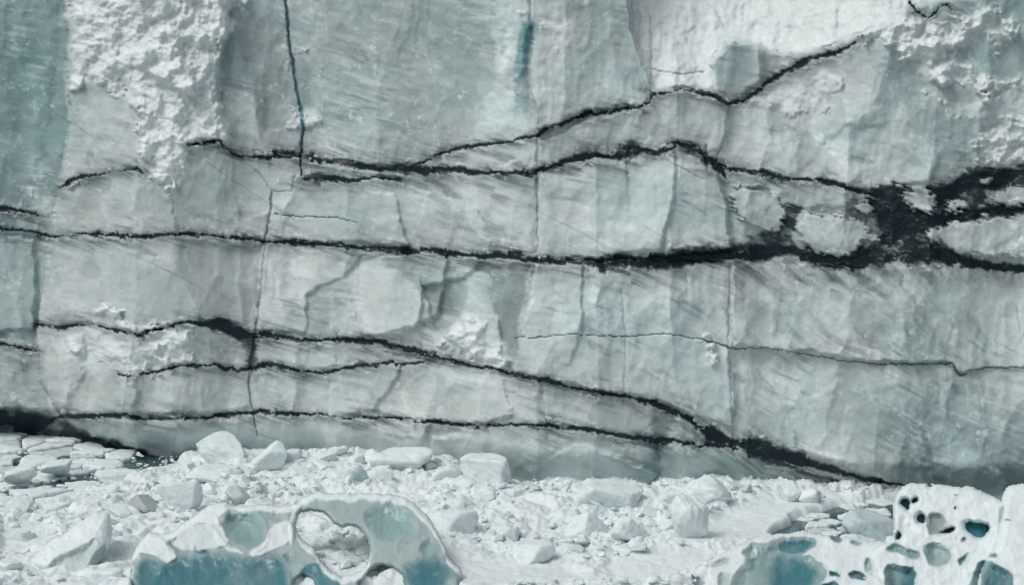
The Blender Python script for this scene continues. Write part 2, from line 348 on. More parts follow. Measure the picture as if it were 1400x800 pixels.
_, _, _, cs = worley(su / 30, sv / 24, 36, 1.0, 0.8)
Rs = sst(0.3, 0.9, SNR) * np.where(sh_f > 0.5, 0.45, 1.0) * (0.32 * (cs - 0.4) + 0.05 * c3 + 0.06 * gran + 0.5 * gran2 + 0.12 + 0.14 * A3[3] + 0.35 * A2[3])
R += Rs
R += 0.015 * (c3 - 0.4)

# ---- dark sediment bands: (u, v, half width)
bands = {
 'upper': [(560, 226, 3), (600, 213, 3.5), (650, 199, 3), (700, 195, 3), (736, 188, 3), (741, 180, 2.5), (775, 164, 2.5), (800, 155, 3), (850, 149, 2.6), (888, 141, 2.6), (893, 130, 3.5), (930, 122, 3), (972, 127, 4), (997, 141, 3.5), (1020, 134, 3.5), (1042, 118, 4), (1075, 98, 5.5), (1110, 81, 6), (1142, 72, 4), (1170, 58, 2)],
 'second': [(256, 197, 2.2), (300, 190, 3), (318, 209, 5), (345, 212, 5), (400, 214, 4), (440, 218, 5), (480, 224, 5.5), (520, 230, 5), (560, 228, 7), (600, 234, 6), (660, 237, 4), (730, 238, 6), (745, 229, 3), (780, 216, 5), (815, 210, 6), (842, 214, 8), (870, 202, 9), (898, 207, 4), (925, 196, 6), (955, 201, 5), (968, 222, 4), (990, 229, 5), (1030, 233, 5), (1075, 246, 5), (1130, 250, 4.5), (1180, 262, 6), (1225, 272, 10)],
 'notch': [(418, 243, 3), (428, 245, 6), (446, 240, 5), (480, 246, 3), (520, 240, 3), (548, 244, 3)],
 'shoulder': [(82, 257, 3), (100, 247, 2.5), (130, 241, 2.5), (160, 236, 2.5), (184, 232, 3.5), (196, 237, 2)],
 'main': [(66, 322, 4), (90, 322, 3), (150, 322, 4), (200, 324, 4), (250, 319, 3.5), (300, 322, 3.5), (360, 327, 3.5), (430, 332, 4.5), (500, 337, 4.5), (560, 342, 6), (640, 348, 6), (700, 352, 7), (735, 354, 6), (790, 356, 7), (850, 359, 9), (910, 357, 11), (960, 350, 9), (1020, 348, 10), (1080, 345, 12), (1140, 356, 12), (1200, 352, 17), (1260, 344, 13), (1310, 358, 9), (1360, 366, 7), (1400, 368, 6), (1830, 395, 6)],
 'fold': [(970, 218, 5), (984, 232, 5), (992, 246, 2)],
 'right_mass': [(1190, 275, 12), (1225, 300, 18), (1250, 330, 14), (1230, 290, 18), (1290, 270, 12), (1330, 250, 12), (1400, 240, 9), (1830, 200, 8)],
 'right_lower': [(1215, 322, 14), (1270, 300, 12), (1330, 294, 9), (1400, 284, 8), (1830, 250, 8)],
 'strip_upper': [(-420, 262, 6), (-60, 276, 5), (0, 284, 5), (30, 290, 5), (52, 294, 3)],
 'strip_lower': [(-420, 296, 5), (-60, 308, 4), (0, 313, 3.5), (35, 316, 4), (66, 321, 4)],
 'fourth': [(52, 442, 3.5), (80, 446, 4.5), (100, 444, 3), (130, 445, 2), (160, 452, 3), (190, 456, 3.5), (225, 448, 1.8), (255, 441, 3), (275, 441, 6.5), (300, 440, 10), (330, 452, 9), (352, 458, 5), (400, 463, 4.5), (460, 463, 3.5), (500, 466, 5), (545, 474, 5), (600, 488, 5), (650, 500, 2.5), (695, 512, 3), (740, 520, 4), (790, 534, 5), (850, 543, 4), (895, 553, 6), (940, 573, 7), (985, 600, 9), (1040, 614, 11), (1100, 630, 8), (1150, 644, 6), (1200, 656, 5), (1245, 664, 3)],
 'strip_thin': [(-420, 460, 2), (0, 473, 2.5), (50, 477, 2.5)],
 'fifth': [(162, 513, 1.5), (200, 509, 2), (250, 499, 2.5), (295, 497, 4), (325, 505, 5), (360, 500, 4), (400, 504, 3.5), (450, 508, 3), (500, 500, 3), (550, 498, 3), (600, 491, 3)],
 'low': [(-420, 560, 8), (0, 574, 12), (45, 578, 11), (90, 570, 4.5), (150, 568, 3), (230, 570, 3.5), (300, 568, 4), (340, 563, 3.5), (420, 567, 3), (500, 571, 3.5), (560, 575, 3), (600, 578, 4), (660, 583, 3), (735, 583, 3), (800, 589, 3.5), (850, 598, 3.5), (900, 604, 4.5), (960, 608, 5), (1010, 612, 6)],  # the broad left end paints in the dark of the cave
 'foot': [(1035, 622, 5), (1080, 636, 5), (1110, 648, 4), (1160, 662, 4), (1215, 672, 4)],
 'hair': [(705, 463, 1.0), (760, 458, 0.9), (850, 461, 0.9), (920, 458, 0.9), (960, 464, 1.1), (1000, 475, 1.6), (1050, 477, 1.0), (1100, 482, 0.9), (1150, 492, 1.1), (1200, 497, 1.0), (1240, 498, 1.7), (1280, 500, 1.6), (1302, 496, 1.6), (1313, 512, 1.5), (1350, 504, 1.6), (1400, 502, 1.3), (1830, 500, 1.3)],
 'scratch': [(376, 291, 0.8), (410, 296, 1.0), (450, 296, 1.0), (488, 302, 0.8)],
 'nick': [(1243, 3, 2.5), (1252, 14, 2.5), (1270, 24, 1.0), (1284, 10, 1), (1296, 6, 2), (1304, 14, 2)],
}
soft = {'hair': 0.8, 'scratch': 0.8}
F1, F2, cv, _ = worley((wu + 14 * gran2) / 62, (wv + 14 * gran2) / 84, 73)
th = math.radians(14) + math.radians(11) * sst(-120, 120, sdf(wu, wv, [(900, 370), (1830, 380), (1830, 760), (1000, 700)])); shift = cv * 37
a_ = (U - 700) * np.cos(th) + (V - 400) * np.sin(th); b_ = -(U - 700) * np.sin(th) + (V - 400) * np.cos(th) + 8 * fbm(U / 150, V / 150, 2, 75) + shift
st1 = 1.3 * fbm(a_ / 90, b_ / 9, 4, 76, 0.6); st2 = fbm(a_ / 50, b_ / 3.2, 3, 77, 0.6); st3 = fbm(a_ / 150, b_ / 18, 4, 78, 0.55)
brush = perlin(a_ / 34, b_ / 4.6, 176) + 0.45 * perlin(a_ / 18, b_ / 2.4, 177)
gb = fbm(U / 5.0, V / 4.0, 4, 61); gb2 = fbm(U / 20, V / 12, 4, 62)
HALO = np.zeros(U.shape)
lump_f = np.zeros(U.shape)
for lp in lumps: lump_f = np.maximum(lump_f, sst(-2, 3, sdf(su, sv, chaikin(lp, 1)) + 6.5 * brush + 5 * gb2 + 2.5 * gb))
R += 0.30 * lump_f
DK = np.zeros(U.shape); BID = np.full(U.shape, -1); names = list(bands)
near_band = np.full(U.shape, 1e9)
for i, (nm, pts) in enumerate(bands.items()):
    d, w = pdist(su, sv + (5.5 * (A1[1] - .5) + 3.0 * (A2[1] - .5) * mA2) * (1 if nm not in ('hair', 'scratch') else .6), pts, 70); s = soft.get(nm, 1.0)
    if s == 1:
        w0 = w
        w = np.where(w > 8, 0.88, 0.62) * w * np.clip(1.05 + 0.55 * gb2 + 1.05 * fbm(U / 70, V / 50, 3, 66 + i) + 0.5 * (A2[2] - .5), 0.10, 2.0)
        pa = np.array([(q[0], q[1]) for q in pts], float)
        below = sst(-2, 2, V - np.interp(U, pa[:, 0], pa[:, 1]))   # dirt has run downwards: the lower edge is feathered
        core = sst(1.35, 0.72, (d + (1.5 + 0.10 * w0) * gb + (0.5 + 1.0 * below) * brush + 0.8 * gb2) / np.maximum(w, 0.5)) * sst(-0.42, -0.2, fbm(U / 24, V / 16, 4, 166 + i, 0.6) + 0.03 * np.minimum(w0, 12))
        halo = sst(3.2, 0.5, (d + 2.5 * brush + 2.5 * gb2) / np.maximum(0.8 * w0 + 0.9 * below * w0 + 1.2, 1)) * (0.28 + 0.34 * sst(-0.3, 0.4, st1))
        HALO = np.maximum(HALO, halo * (1 - (lump_f if nm in ('right_mass', 'right_lower') else 0)))
        m = core
    else: m = sst(1.15, 0.55, (d + 0.5 * gb) / np.maximum(w, 0.5))
    m = m * np.where(s < 1, 0.72, 1.0)
    m = m * (1 - (lump_f if nm in ('right_mass', 'right_lower', 'main') else 0))
    if nm == 'foot': m = m * 0.8
    BID = np.where((m > 0.5) & (m > DK), i, BID); DK = np.maximum(DK, m)
    if s == 1: near_band = np.minimum(near_band, np.where(d < 1e8, d - w, 1e9))
# the shattered dark zone at the right
dzp = lambda poly, k: sst(-3, 4, sdf(su, sv, poly) + k * (0.7 * gb2 + 0.9 * brush + 0.5 * gb))
dz = np.maximum.reduce([dzp([(1192, 258), (1222, 250), (1262, 258), (1300, 250), (1340, 240), (1400, 228), (1560, 220), (1560, 258), (1400, 258), (1350, 262), (1345, 280), (1400, 274), (1560, 270), (1560, 292), (1400, 292), (1330, 302), (1262, 318), (1300, 338), (1340, 358), (1290, 356), (1240, 348), (1200, 368), (1150, 366), (1165, 345), (1212, 330), (1196, 312), (1200, 290)], 7),
                        dzp([(1012, 340), (1030, 322), (1044, 312), (1056, 290), (1072, 278), (1096, 282), (1092, 300), (1084, 322), (1096, 348), (1060, 352)], 5),
                        0.75 * dzp([(1150, 282), (1168, 270), (1190, 276), (1200, 296), (1186, 306), (1160, 302)], 5), 0.6 * dzp([(1100, 285), (1130, 276), (1150, 284), (1140, 294), (1110, 296)], 4)]) * (1 - lump_f)
dz *= 0.42 + 0.58 * sst(-0.42, 0.02, 0.8 * fbm(a_ / 55, b_ / 16, 5, 91, 0.65) + 0.35 * gb2)
BID = np.where((BID < 0) & (dz > 0.6), names.index('right_mass'), BID); DK = np.maximum(DK, dz * 0.93)
for poly, st in [([(312, 438), (352, 452), (352, 510), (338, 508), (336, 470), (318, 462)], .85), ([(842, 206), (856, 190), (876, 198), (886, 210), (850, 222)], .95), ([(925, 195), (952, 196), (968, 212), (966, 236), (958, 212), (930, 208)], .9),
                 ([(520, 470), (560, 480), (610, 488), (604, 498), (540, 486)], .7), ([(512, 352), (560, 365), (610, 400), (630, 430), (590, 420), (560, 385)], .28), ([(888, 545), (930, 560), (912, 600), (900, 640), (890, 600)], .45),
                 ([(1080, 640), (1130, 650), (1180, 670), (1120, 668)], .55), ([(420, 236), (450, 236), (450, 250), (425, 250)], .8), ([(560, 235), (600, 245), (640, 275), (600, 262)], .5), ([(500, 224), (560, 222), (590, 236), (540, 242)], .85)]:
    f = st * sst(-4, 6, sdf(su, sv, chaikin(poly)) + 5 * (0.6 * gb2 + 0.9 * brush + 0.4 * gb)); DK = np.maximum(DK, f)
# cave at the lower left
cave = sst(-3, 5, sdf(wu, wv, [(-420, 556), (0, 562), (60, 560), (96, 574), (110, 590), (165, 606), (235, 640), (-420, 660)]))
R -= 1.2 * cave
# debris and frost crusts along the bands
crust = sst(8, 0, np.abs(near_band - 3)) * sst(0.25, 0.5, fbm(U / 9, V / 6, 4, 63) + 0.35 * fbm(U / 60, V / 40, 2, 64))
SN = np.maximum(SN, 0.7 * crust * (1 - DK)); R += 0.05 * crust
R -= DK * 0.8 * Rs; SN = SN * (1 - 0.9 * DK)
R += DK * (-0.10 + 0.03 * gb)

chip = sst(0.40, 0.5, fbm(a_ / 9, b_ / 4, 3, 58, 0.6)) * sst(0.1, 0.4, fbm(U / 60, V / 45, 3, 59)); SN = np.maximum(SN, 0.6 * chip * (1 - DK))
# ---- cracks
blue_crack, wcr = pdist(su, sv, [(390, -330, 2.5), (391, 0, 2.4), (396, 60, 2.6), (406, 120, 2.3), (414, 165, 2.2), (413, 200, 2.2), (411, 214, 1.6), (412, 240, 1.0)], 60)
wcr = wcr * (0.85 + 0.35 * gran + 0.3 * gran2); CR = sst(1.15, 0.75, (blue_crack + 0.4 * gran) / wcr); R -= 0.22 * CR
cr2 = np.zeros(U.shape)
for pts, st in [([(372, 262, 1), (370, 290, 1.5), (362, 330, 1.6), (356, 400, 1.3), (350, 450, 1.6), (346, 480, 2.2), (340, 520, 1.6), (345, 560, 0.8), (353, 600, 0.6)], 1.0),
                ([(736, 150, 1), (734, 240, 1.5), (736, 330, 1.0), (730, 372, 1.4), (716, 430, 1.4), (706, 480, 0.8)], 0.5),
                ([(997, 141, 1.2), (990, 190, 1.2), (976, 228, 1.0)], 0.6), ([(965, 200, 2), (966, 234, 1.4)], 0.8),
                ([(998, 360, 0.8), (996, 470, 1.2), (1000, 540, 1.0), (1002, 620, 0.8)], 0.55),
                ([(888, 20, 1), (890, 60, 2.0), (890, 132, 1.6)], 0.5), ([(892, 95, 0.8), (930, 102, 1.0), (962, 98, 0.8)], 0.75),
                ([(965, 0, 0.8), (980, 18, 1.0), (992, 42, 0.8)], 0.5), ([(1143, -10, 0.8), (1146, 38, 0.8)], 0.5),
                ([(1390, 420, 1), (1396, 455, 1)], 0.4),
                ([(350, 232, 1), (372, 262, 1.2), (398, 262, 1.0), (404, 240, 1)], 0.6),
                ([(920, 200, 1), (905, 215, 1.5), (960, 245, 1.2)], 0.45),
                ([(850, 395, 1), (856, 470, 1.3), (852, 560, 1)], 0.35)]:
    d, w = pdist(su, sv, pts, 40); cr2 = np.maximum(cr2, st * sst(1.5, 0.5, d / w))
R -= 0.12 * cr2

# ---- colour of the ice itself
def C(r, g, b): return lin((r, g, b)) / 0.77
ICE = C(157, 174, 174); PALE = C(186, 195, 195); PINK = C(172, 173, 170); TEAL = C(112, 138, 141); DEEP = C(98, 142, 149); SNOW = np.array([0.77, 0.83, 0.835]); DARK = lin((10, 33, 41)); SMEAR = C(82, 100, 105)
def mix(c, t, f): return c * (1 - f[..., None]) + t * f[..., None]
n0 = fbm(U / 150, V / 110, 4, 71)
colr = mix(np.broadcast_to(ICE, U.shape + (3,)).copy(), PALE, sst(-0.45, 0.5, n0) * 0.75)
pinkz = sst(-60, 40, sdf(wu, wv, [(60, 240), (250, 240), (560, 380), (900, 520), (900, 600), (60, 600)])) * 0.55
pinkz = np.maximum(pinkz, 0.45 * sst(60, 5, near_band))
pinkz = np.maximum(pinkz, 0.6 * sst(0.0, 0.5, fbm(U / 120, V / 90, 3, 89)) * (1 - sst(-60, 60, sdf(wu, wv, [(280, -330), (740, -330), (740, 120), (600, 190), (300, 150)]))))
colr = mix(colr, PINK, pinkz * (0.6 + 0.4 * gran2).clip(0, 1))
tz = np.zeros(U.shape)
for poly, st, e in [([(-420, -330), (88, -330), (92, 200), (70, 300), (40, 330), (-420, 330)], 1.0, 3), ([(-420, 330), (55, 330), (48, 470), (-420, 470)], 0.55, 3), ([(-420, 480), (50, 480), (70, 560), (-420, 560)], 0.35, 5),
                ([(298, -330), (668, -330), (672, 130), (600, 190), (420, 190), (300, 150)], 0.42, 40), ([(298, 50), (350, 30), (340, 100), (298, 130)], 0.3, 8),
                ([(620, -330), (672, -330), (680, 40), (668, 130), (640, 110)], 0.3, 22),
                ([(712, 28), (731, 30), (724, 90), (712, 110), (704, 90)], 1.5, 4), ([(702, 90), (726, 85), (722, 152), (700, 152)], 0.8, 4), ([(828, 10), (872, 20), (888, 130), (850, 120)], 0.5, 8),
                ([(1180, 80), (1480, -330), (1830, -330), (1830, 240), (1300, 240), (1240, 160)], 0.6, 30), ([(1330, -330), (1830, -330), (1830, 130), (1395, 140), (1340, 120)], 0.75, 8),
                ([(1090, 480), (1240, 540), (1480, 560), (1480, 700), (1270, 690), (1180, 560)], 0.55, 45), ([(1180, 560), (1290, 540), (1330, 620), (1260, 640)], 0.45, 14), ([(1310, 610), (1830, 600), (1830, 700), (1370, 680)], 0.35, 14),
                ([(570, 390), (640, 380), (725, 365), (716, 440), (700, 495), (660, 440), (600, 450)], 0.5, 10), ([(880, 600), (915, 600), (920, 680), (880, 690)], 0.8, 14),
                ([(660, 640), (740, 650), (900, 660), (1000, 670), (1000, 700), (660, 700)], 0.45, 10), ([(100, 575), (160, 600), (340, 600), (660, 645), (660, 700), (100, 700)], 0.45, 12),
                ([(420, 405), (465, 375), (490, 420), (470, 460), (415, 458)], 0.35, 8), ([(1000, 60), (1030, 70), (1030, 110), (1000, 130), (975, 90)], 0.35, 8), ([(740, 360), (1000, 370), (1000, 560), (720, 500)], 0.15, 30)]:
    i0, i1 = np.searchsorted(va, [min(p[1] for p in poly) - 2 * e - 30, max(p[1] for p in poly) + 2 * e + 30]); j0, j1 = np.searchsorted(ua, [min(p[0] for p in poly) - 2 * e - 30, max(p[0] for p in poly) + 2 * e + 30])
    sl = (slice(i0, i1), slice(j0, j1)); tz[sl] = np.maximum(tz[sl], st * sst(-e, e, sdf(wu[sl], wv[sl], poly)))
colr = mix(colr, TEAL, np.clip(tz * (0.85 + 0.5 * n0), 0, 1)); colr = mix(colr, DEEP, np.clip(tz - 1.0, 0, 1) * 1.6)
# flaked patches: every flake its own clarity; ridge highlights and step shading painted in
G1, G2, cw, _ = worley((wu + 8 * gran2) / 24, (wv + 8 * gran2) / 34, 74)
fl = 1 + 0.20 * (cv - 0.5) + 0.13 * (cw - 0.5) * sst(-0.1, 0.4, n0 + gran2)
fl += 0.9 * TONE.clip(-.16, .12) + 0.11 * fbm(U / 75, V / 60, 4, 87) + 0.06 * fbm(U / 22, V / 18, 3, 88)
for poly, st in [([(672, -330), (724, -330), (724, 20), (710, 40), (704, 90), (702, 130), (720, 165), (728, 182), (690, 186), (642, 190), (652, 165), (676, 150), (680, 118), (668, 80), (678, 50)], .26), ([(734, 232), (752, 230), (748, 350), (732, 350)], .16), ([(600, 245), (733, 240), (732, 346), (600, 338)], -.08), ([(660, 362), (726, 364), (712, 440), (702, 490), (676, 440)], -.10), ([(738, 100), (835, 90), (886, 138), (800, 156), (745, 176)], .07), ([(250, 330), (356, 334), (350, 440), (260, 430)], -.05), ([(575, 590), (600, 640), (560, 645)], -.06), ([(730, 30), (738, 22), (745, 100), (760, 160), (742, 176), (728, 130)], .10),  # bright edge and darker recess at the step: shading put into colour
                 ([(490, 365), (510, 350), (560, 358), (575, 390), (574, 440), (556, 458), (500, 460), (490, 410)], .13), ([(642, 372), (666, 372), (672, 430), (700, 492), (650, 490), (606, 462), (640, 420)], .14), ([(735, 232), (790, 215), (870, 205), (905, 235), (915, 300), (900, 350), (733, 348)], .07),
                 ([(757, 362), (798, 362), (796, 430), (780, 500), (752, 490), (760, 420)], .10), ([(722, 362), (756, 362), (748, 430), (745, 505), (704, 505), (712, 440)], .08), ([(1155, 170), (1240, 175), (1285, 205), (1270, 250), (1190, 262), (1120, 250)], .11), ([(1265, 622), (1320, 600), (1365, 645), (1380, 700), (1240, 700)], .12),
                 ([(893, 125), (972, 130), (968, 195), (925, 192), (905, 170)], .08), ([(160, 578), (335, 575), (345, 600), (250, 620), (190, 612), (165, 598)], .12), ([(740, 640), (800, 605), (830, 620), (880, 660), (740, 666)], .13), ([(352, 340), (440, 338), (430, 400), (405, 455), (354, 450)], .10),
                 ([(575, 392), (640, 382), (642, 420), (612, 455), (585, 440)], -.16), ([(420, 405), (465, 375), (492, 412), (470, 456), (415, 455)], -.13), ([(1185, 565), (1260, 545), (1310, 590), (1300, 640), (1260, 650)], -.12), ([(828, 12), (866, 20), (886, 110), (884, 132), (852, 118), (842, 60)], -.12),
                 ([(560, 500), (600, 510), (590, 560), (540, 572), (530, 530)], -.08), ([(470, 590), (520, 580), (560, 600), (500, 640)], -.10), ([(395, 580), (430, 585), (420, 630), (370, 620)], .10), ([(575, 590), (650, 588), (656, 640), (600, 645)], .08), ([(60, 470), (110, 455), (100, 520), (90, 560), (66, 520)], .10),
                 ([(1000, 250), (1050, 262), (1070, 290), (1045, 315), (1015, 300)], .08), ([(1060, 245), (1180, 262), (1190, 270), (1100, 272), (1065, 262)], .10), ([(250, 205), (300, 200), (306, 320), (245, 318)], .11), ([(306, 220), (330, 230), (326, 320), (308, 318)], -.06), ([(655, 385), (728, 366), (715, 440), (700, 480), (672, 430)], -.12),
                 ([(36, 100), (58, 96), (64, 180), (56, 255), (40, 258)], .16), ([(0, 120), (30, 130), (36, 250), (0, 260)], -.08), ([(300, 60), (340, 30), (350, 80), (320, 120), (300, 110)], -.12), ([(1100, 380), (1180, 390), (1230, 440), (1210, 490), (1130, 470)], -.07), ([(1210, 440), (1300, 430), (1310, 480), (1230, 490)], .07)]:
    fl += st * sst(-2.5, 3.5, sdf(wu, wv, chaikin(poly))) * (0.75 + 0.5 * gran2)
fl += 0.15 * (A1[2] - .5) + 0.10 * A1[3] + 0.12 * mA2 * (A2[2] - .5) + 0.09 * mA3 * (A3[1] - .5)
fl += 0.12 * sst(0.07, 0.0, A1[5]) * sst(0, .5, gran2 + 0.2) + 0.10 * mA2 * sst(0.09, 0, A2[5]) * sst(0, .4, gran2)  # highlights along the facet ridges, painted into the colour
edge = sst(0.05, 0.0, F2 - F1) * sst(0, 0.4, gran2); fl += 0.07 * edge
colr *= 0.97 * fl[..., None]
# foliation streaks running down to the right, cut off at flake borders
amt = sst(-0.25, 0.45, fbm(U / 110, V / 90, 3, 79) + 0.35 * (cv - 0.5))
amt = np.maximum(amt, 0.9 * sst(-10, 30, sdf(wu, wv, [(500, 240), (735, 240), (735, 350), (560, 340), (480, 270)]))); amt = np.maximum(amt, 0.9 * sst(-10, 30, sdf(wu, wv, [(1000, 360), (1180, 370), (1400, 470), (1400, 640), (1180, 520), (1040, 440)])))
streak = amt * sst(-0.35, 0.35, fbm(a_ / 60, b_ / 26, 3, 90)) * (0.60 * sst(0.08, 0.5, st1) + 0.40 * sst(0.12, 0.5, st2) * sst(-0.3, 0.3, st1) + 0.65 * sst(0.05, 0.5, st3)) * (1 - SN)
colr = mix(colr, SMEAR, np.clip(streak, 0, 0.8) * 0.66)
colr = mix(colr, PALE * 1.05, 0.35 * amt * sst(0.1, 0.5, -st1))
# dirt smeared out of the bands
sm = sst(30, 0, near_band) * np.clip(0.30 + 1.1 * st1 + 0.6 * gb2 + 0.4 * brush, 0, 1); sm *= sst(-0.2, 0.3, fbm(U / 70, V / 60, 2, 80))
colr = mix(colr, lin((44, 66, 74)), 0.62 * sm * (1 - 0.6 * SN))
# vertical run marks
vs = perlin(wu / 7, V / 120, 81) + 0.6 * perlin(wu / 3, V / 80, 82); vm_ = sst(-0.1, 0.4, fbm(U / 120, V / 160, 2, 83))
colr *= (1 + 0.05 * vs * vm_)[..., None]; colr = mix(colr, PALE * 1.12, 0.35 * vm_ * sst(0.55, 0.9, vs))
# crossing clear veins
for q in range(14):
    u0 = rng.uniform(0, 1400); v0 = rng.uniform(0, 600); an = math.radians(rng.choice([28, 33, 24, -38])); ln = rng.uniform(60, 170)
    d, w = pdist(wu * 0.3 + U * 0.7, wv * 0.3 + V * 0.7, [(u0, v0, 1.2), (u0 + ln * math.cos(an), v0 + ln * math.sin(an), 0.8)], 20)
    colr = mix(colr, SMEAR, 0.35 * sst(1.4, 0.2, d / w))
# snow
sn_c = SNOW * (0.97 + 0.10 * gran + 0.08 * gran2)[..., None]; greys = sst(0.15, 0.5, fbm(U / 16, V / 13, 4, 84)); sn_c = mix(sn_c, C(160, 174, 174), 0.5 * greys * (1 - 0.5 * sh_f))
colr = mix(colr, sn_c, np.clip(SN * 0.95, 0, 1))
# cracks and bands
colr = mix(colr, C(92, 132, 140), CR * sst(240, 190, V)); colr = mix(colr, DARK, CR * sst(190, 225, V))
colr = mix(colr, SMEAR * 0.6, 0.5 * cr2 * sst(-0.5, 0.1, gran2 + 0.3))
dk_c = DARK[None, None, :] * (0.9 + 0.25 * gb2 + 0.7 * sst(0.2, 0.7, st1))[..., None]
frag = sst(0.38, 0.5, fbm(U / 5, V / 5, 3, 85)) * sst(-0.1, 0.3, gb2)
dk_c = mix(dk_c, C(120, 132, 134), 0.38 * frag * sst(0.0, 0.5, fbm(U / 30, V / 22, 3, 86)))
colr = mix(colr, lin((40, 62, 70)), HALO * (1 - 0.5 * SN)); colr = mix(colr, dk_c, DK); colr = mix(colr, DARK * 1.5, 0.82 * cave * sst(-0.6, 0.3, gran2 + 0.3))  # last mix paints the shade inside the cave into the colour
colr = np.clip(colr, 0.004, 0.88)
# ---- mesh, cut into parts that share their borders
Pw = unproj(U, V, DB - R).reshape(-1, 3)
ids = np.arange(nv * nu).reshape(nv, nu)
Q = np.stack([ids[:-1, :-1], ids[1:, :-1], ids[1:, 1:], ids[:-1, 1:]], -1).reshape(-1, 4)
Nw = vert_normals(Pw, Q)
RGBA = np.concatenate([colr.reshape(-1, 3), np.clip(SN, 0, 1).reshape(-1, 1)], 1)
def fmean(A): return (A[:-1, :-1] + A[1:, :-1] + A[1:, 1:] + A[:-1, 1:]).reshape(-1) / 4
part = np.zeros(len(Q), int)
part[fmean(s_left) > 0] = 1
s_snowL = fmean(sdf(wu, wv, snow_polys[0][0])); part[s_snowL > 0] = 2
part[fmean(s_sh) > 0] = 3
part[fmean(sdf(wu, wv, snow_polys[1][0])) > 0] = 4
part[(fmean(lump_f) > 0.5)] = 5
part[fmean(sdf(wu, wv, [(672, -330), (724, -330), (726, 20), (716, 70), (722, 130), (735, 178), (660, 184), (668, 150), (676, 120), (694, 60)])) > 0] = 6
bq = BID[:-1, :-1].reshape(-1); part[bq >= 0] = 20 + bq[bq >= 0]
part[fmean(CR) > 0.5] = 7
glacier = empty('glacier_wall', (0, 100, 0))
prop(glacier, 'tall grey-blue glacier ice cliff crossed by black sediment bands, filling the whole background', 'glacier')
Mi = np.array([0, -100.0, 0])
plabel = {0: ('ice_face', None), 1: ('recessed_face', 'recessed blue-green ice face beyond the left corner of the cliff'), 2: ('snow_crust', 'rough white crust at the upper left of the cliff'), 3: ('snow_shelf', 'smooth white snow shelf leaning back at the top right'),
          4: ('snow_crust', 'ragged white crust hanging over clear ice at the upper right corner'), 5: ('trapped_ice_block', 'pale ice blocks caught in the dark sediment'), 6: ('ice_pillar', 'pale vertical ice pillar beside a blue slot'), 7: ('crack', 'narrow blue vertical crack')}
for pid in np.unique(part):
    f = Q[part == pid]; vi, inv = np.unique(f, return_inverse=True)
    nm, lb = plabel.get(pid, ('dirt_band', None))
    if pid in (20 + names.index('hair'), 20 + names.index('scratch')): nm = 'dirt_seam'
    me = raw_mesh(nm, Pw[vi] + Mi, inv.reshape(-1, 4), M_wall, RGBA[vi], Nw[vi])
    o = link(nm, me, glacier)
    if lb: o['label'] = lb

# a plain ice body behind the face so that it is solid from the side
PG = Pw.reshape(nv, nu, 3) + Mi
rim = np.concatenate([PG[::-1, 0], PG[0, 1:], PG[1:, -1]]); back = rim.copy(); back[:, 1] = 60.0
nr = len(rim); VB = np.concatenate([rim, back]); k_r = np.arange(nr - 1)
bodyF = np.stack([k_r, k_r + 1, k_r + 1 + nr, k_r + nr], -1)
cb = np.tile(np.append(ICE, 0.3), (len(VB) + 4, 1)); xs_ = (back[:, 0].min(), back[:, 0].max()); zt = back[:, 2].max()
VB = np.concatenate([VB, [(xs_[0], 60.3, -3), (xs_[1], 60.3, -3), (xs_[1], 60.3, zt), (xs_[0], 60.3, zt)]]); bodyF = np.concatenate([bodyF, [[2 * nr, 2 * nr + 1, 2 * nr + 2, 2 * nr + 3]]])
link('ice_body', raw_mesh('ice_body', VB, bodyF, M_wall, cb, smooth=False), glacier)
del Q, Nw, RGBA

# ================================================================== BRASH ICE (the frozen clutter on the water)
gx = np.arange(-46, 46.01, 0.075); gy = np.concatenate([np.arange(60, 74, 0.4), np.arange(74, 112, 0.13)])
X, Y = np.meshgrid(gx, gy)
PU, PV = to_px(X, Y, 0.3)
wx = X + 0.6 * fbm(X / 3, Y / 3, 3, 91); wy = Y + 0.6 * fbm(X / 3, Y / 3, 3, 92)
H = 0.32 + 0.22 * fbm(X / 7, Y / 7, 3, 93)
def cobble(sx, sy, seed, amp, pw=1.0):
    F1, F2, cv, _ = worley(wx / sx, wy / sy, seed)
    return amp * (0.35 + 0.65 * cv) * sst(0.0, 0.45, F2 - F1) ** pw, cv
cb1, cv1 = cobble(2.3, 2.6, 94, 0.45); cb2, cv2 = cobble(0.9, 1.0, 95, 0.22); cb3, _ = cobble(0.38, 0.42, 96, 0.10)
roughm = sst(-0.2, 0.35, fbm(X / 5, Y / 5, 3, 97))
smooth_areas = [[(925, 742), (985, 705), (1060, 678), (1150, 672), (1190, 690), (1120, 712), (1060, 735), (960, 752)], [(830, 765), (960, 755), (975, 772), (900, 800), (830, 800)], [(600, 770), (760, 770), (850, 800), (600, 810)], [(0, 720), (60, 715), (90, 735), (30, 760), (0, 760)]]
smo = np.zeros(X.shape)
for p in smooth_areas: smo = np.maximum(smo, sst(-6, 8, sdf(PU, PV, p)))
foot = np.maximum(sst(-4, 6, sdf(PU, PV, [(184, 782), (396, 782), (400, 799), (556, 799), (562, 782), (622, 782), (640, 900), (176, 900)])), sst(-4, 6, sdf(PU, PV, [(950, 795), (1600, 790), (1600, 900), (950, 900)])))
H += (cb1 * 0.8 + cb2 * (0.4 + 0.6 * roughm) + cb3 * (0.5 + 0.7 * roughm)) * (1 - 0.92 * smo) + 0.05 * fbm(X / 0.5, Y / 0.7, 3, 98) + (0.11 * (0.5 - np.abs(fbm(X / 0.45, Y / 0.5, 4, 105))) + 0.05 * perlin(X / 0.2, Y / 0.25, 106)) * (1 - 0.93 * smo)
pile = sst(40, 0, np.abs(PU - 480) - 150) * sst(45, 0, np.abs(PV - 648)); H += 0.25 * pile
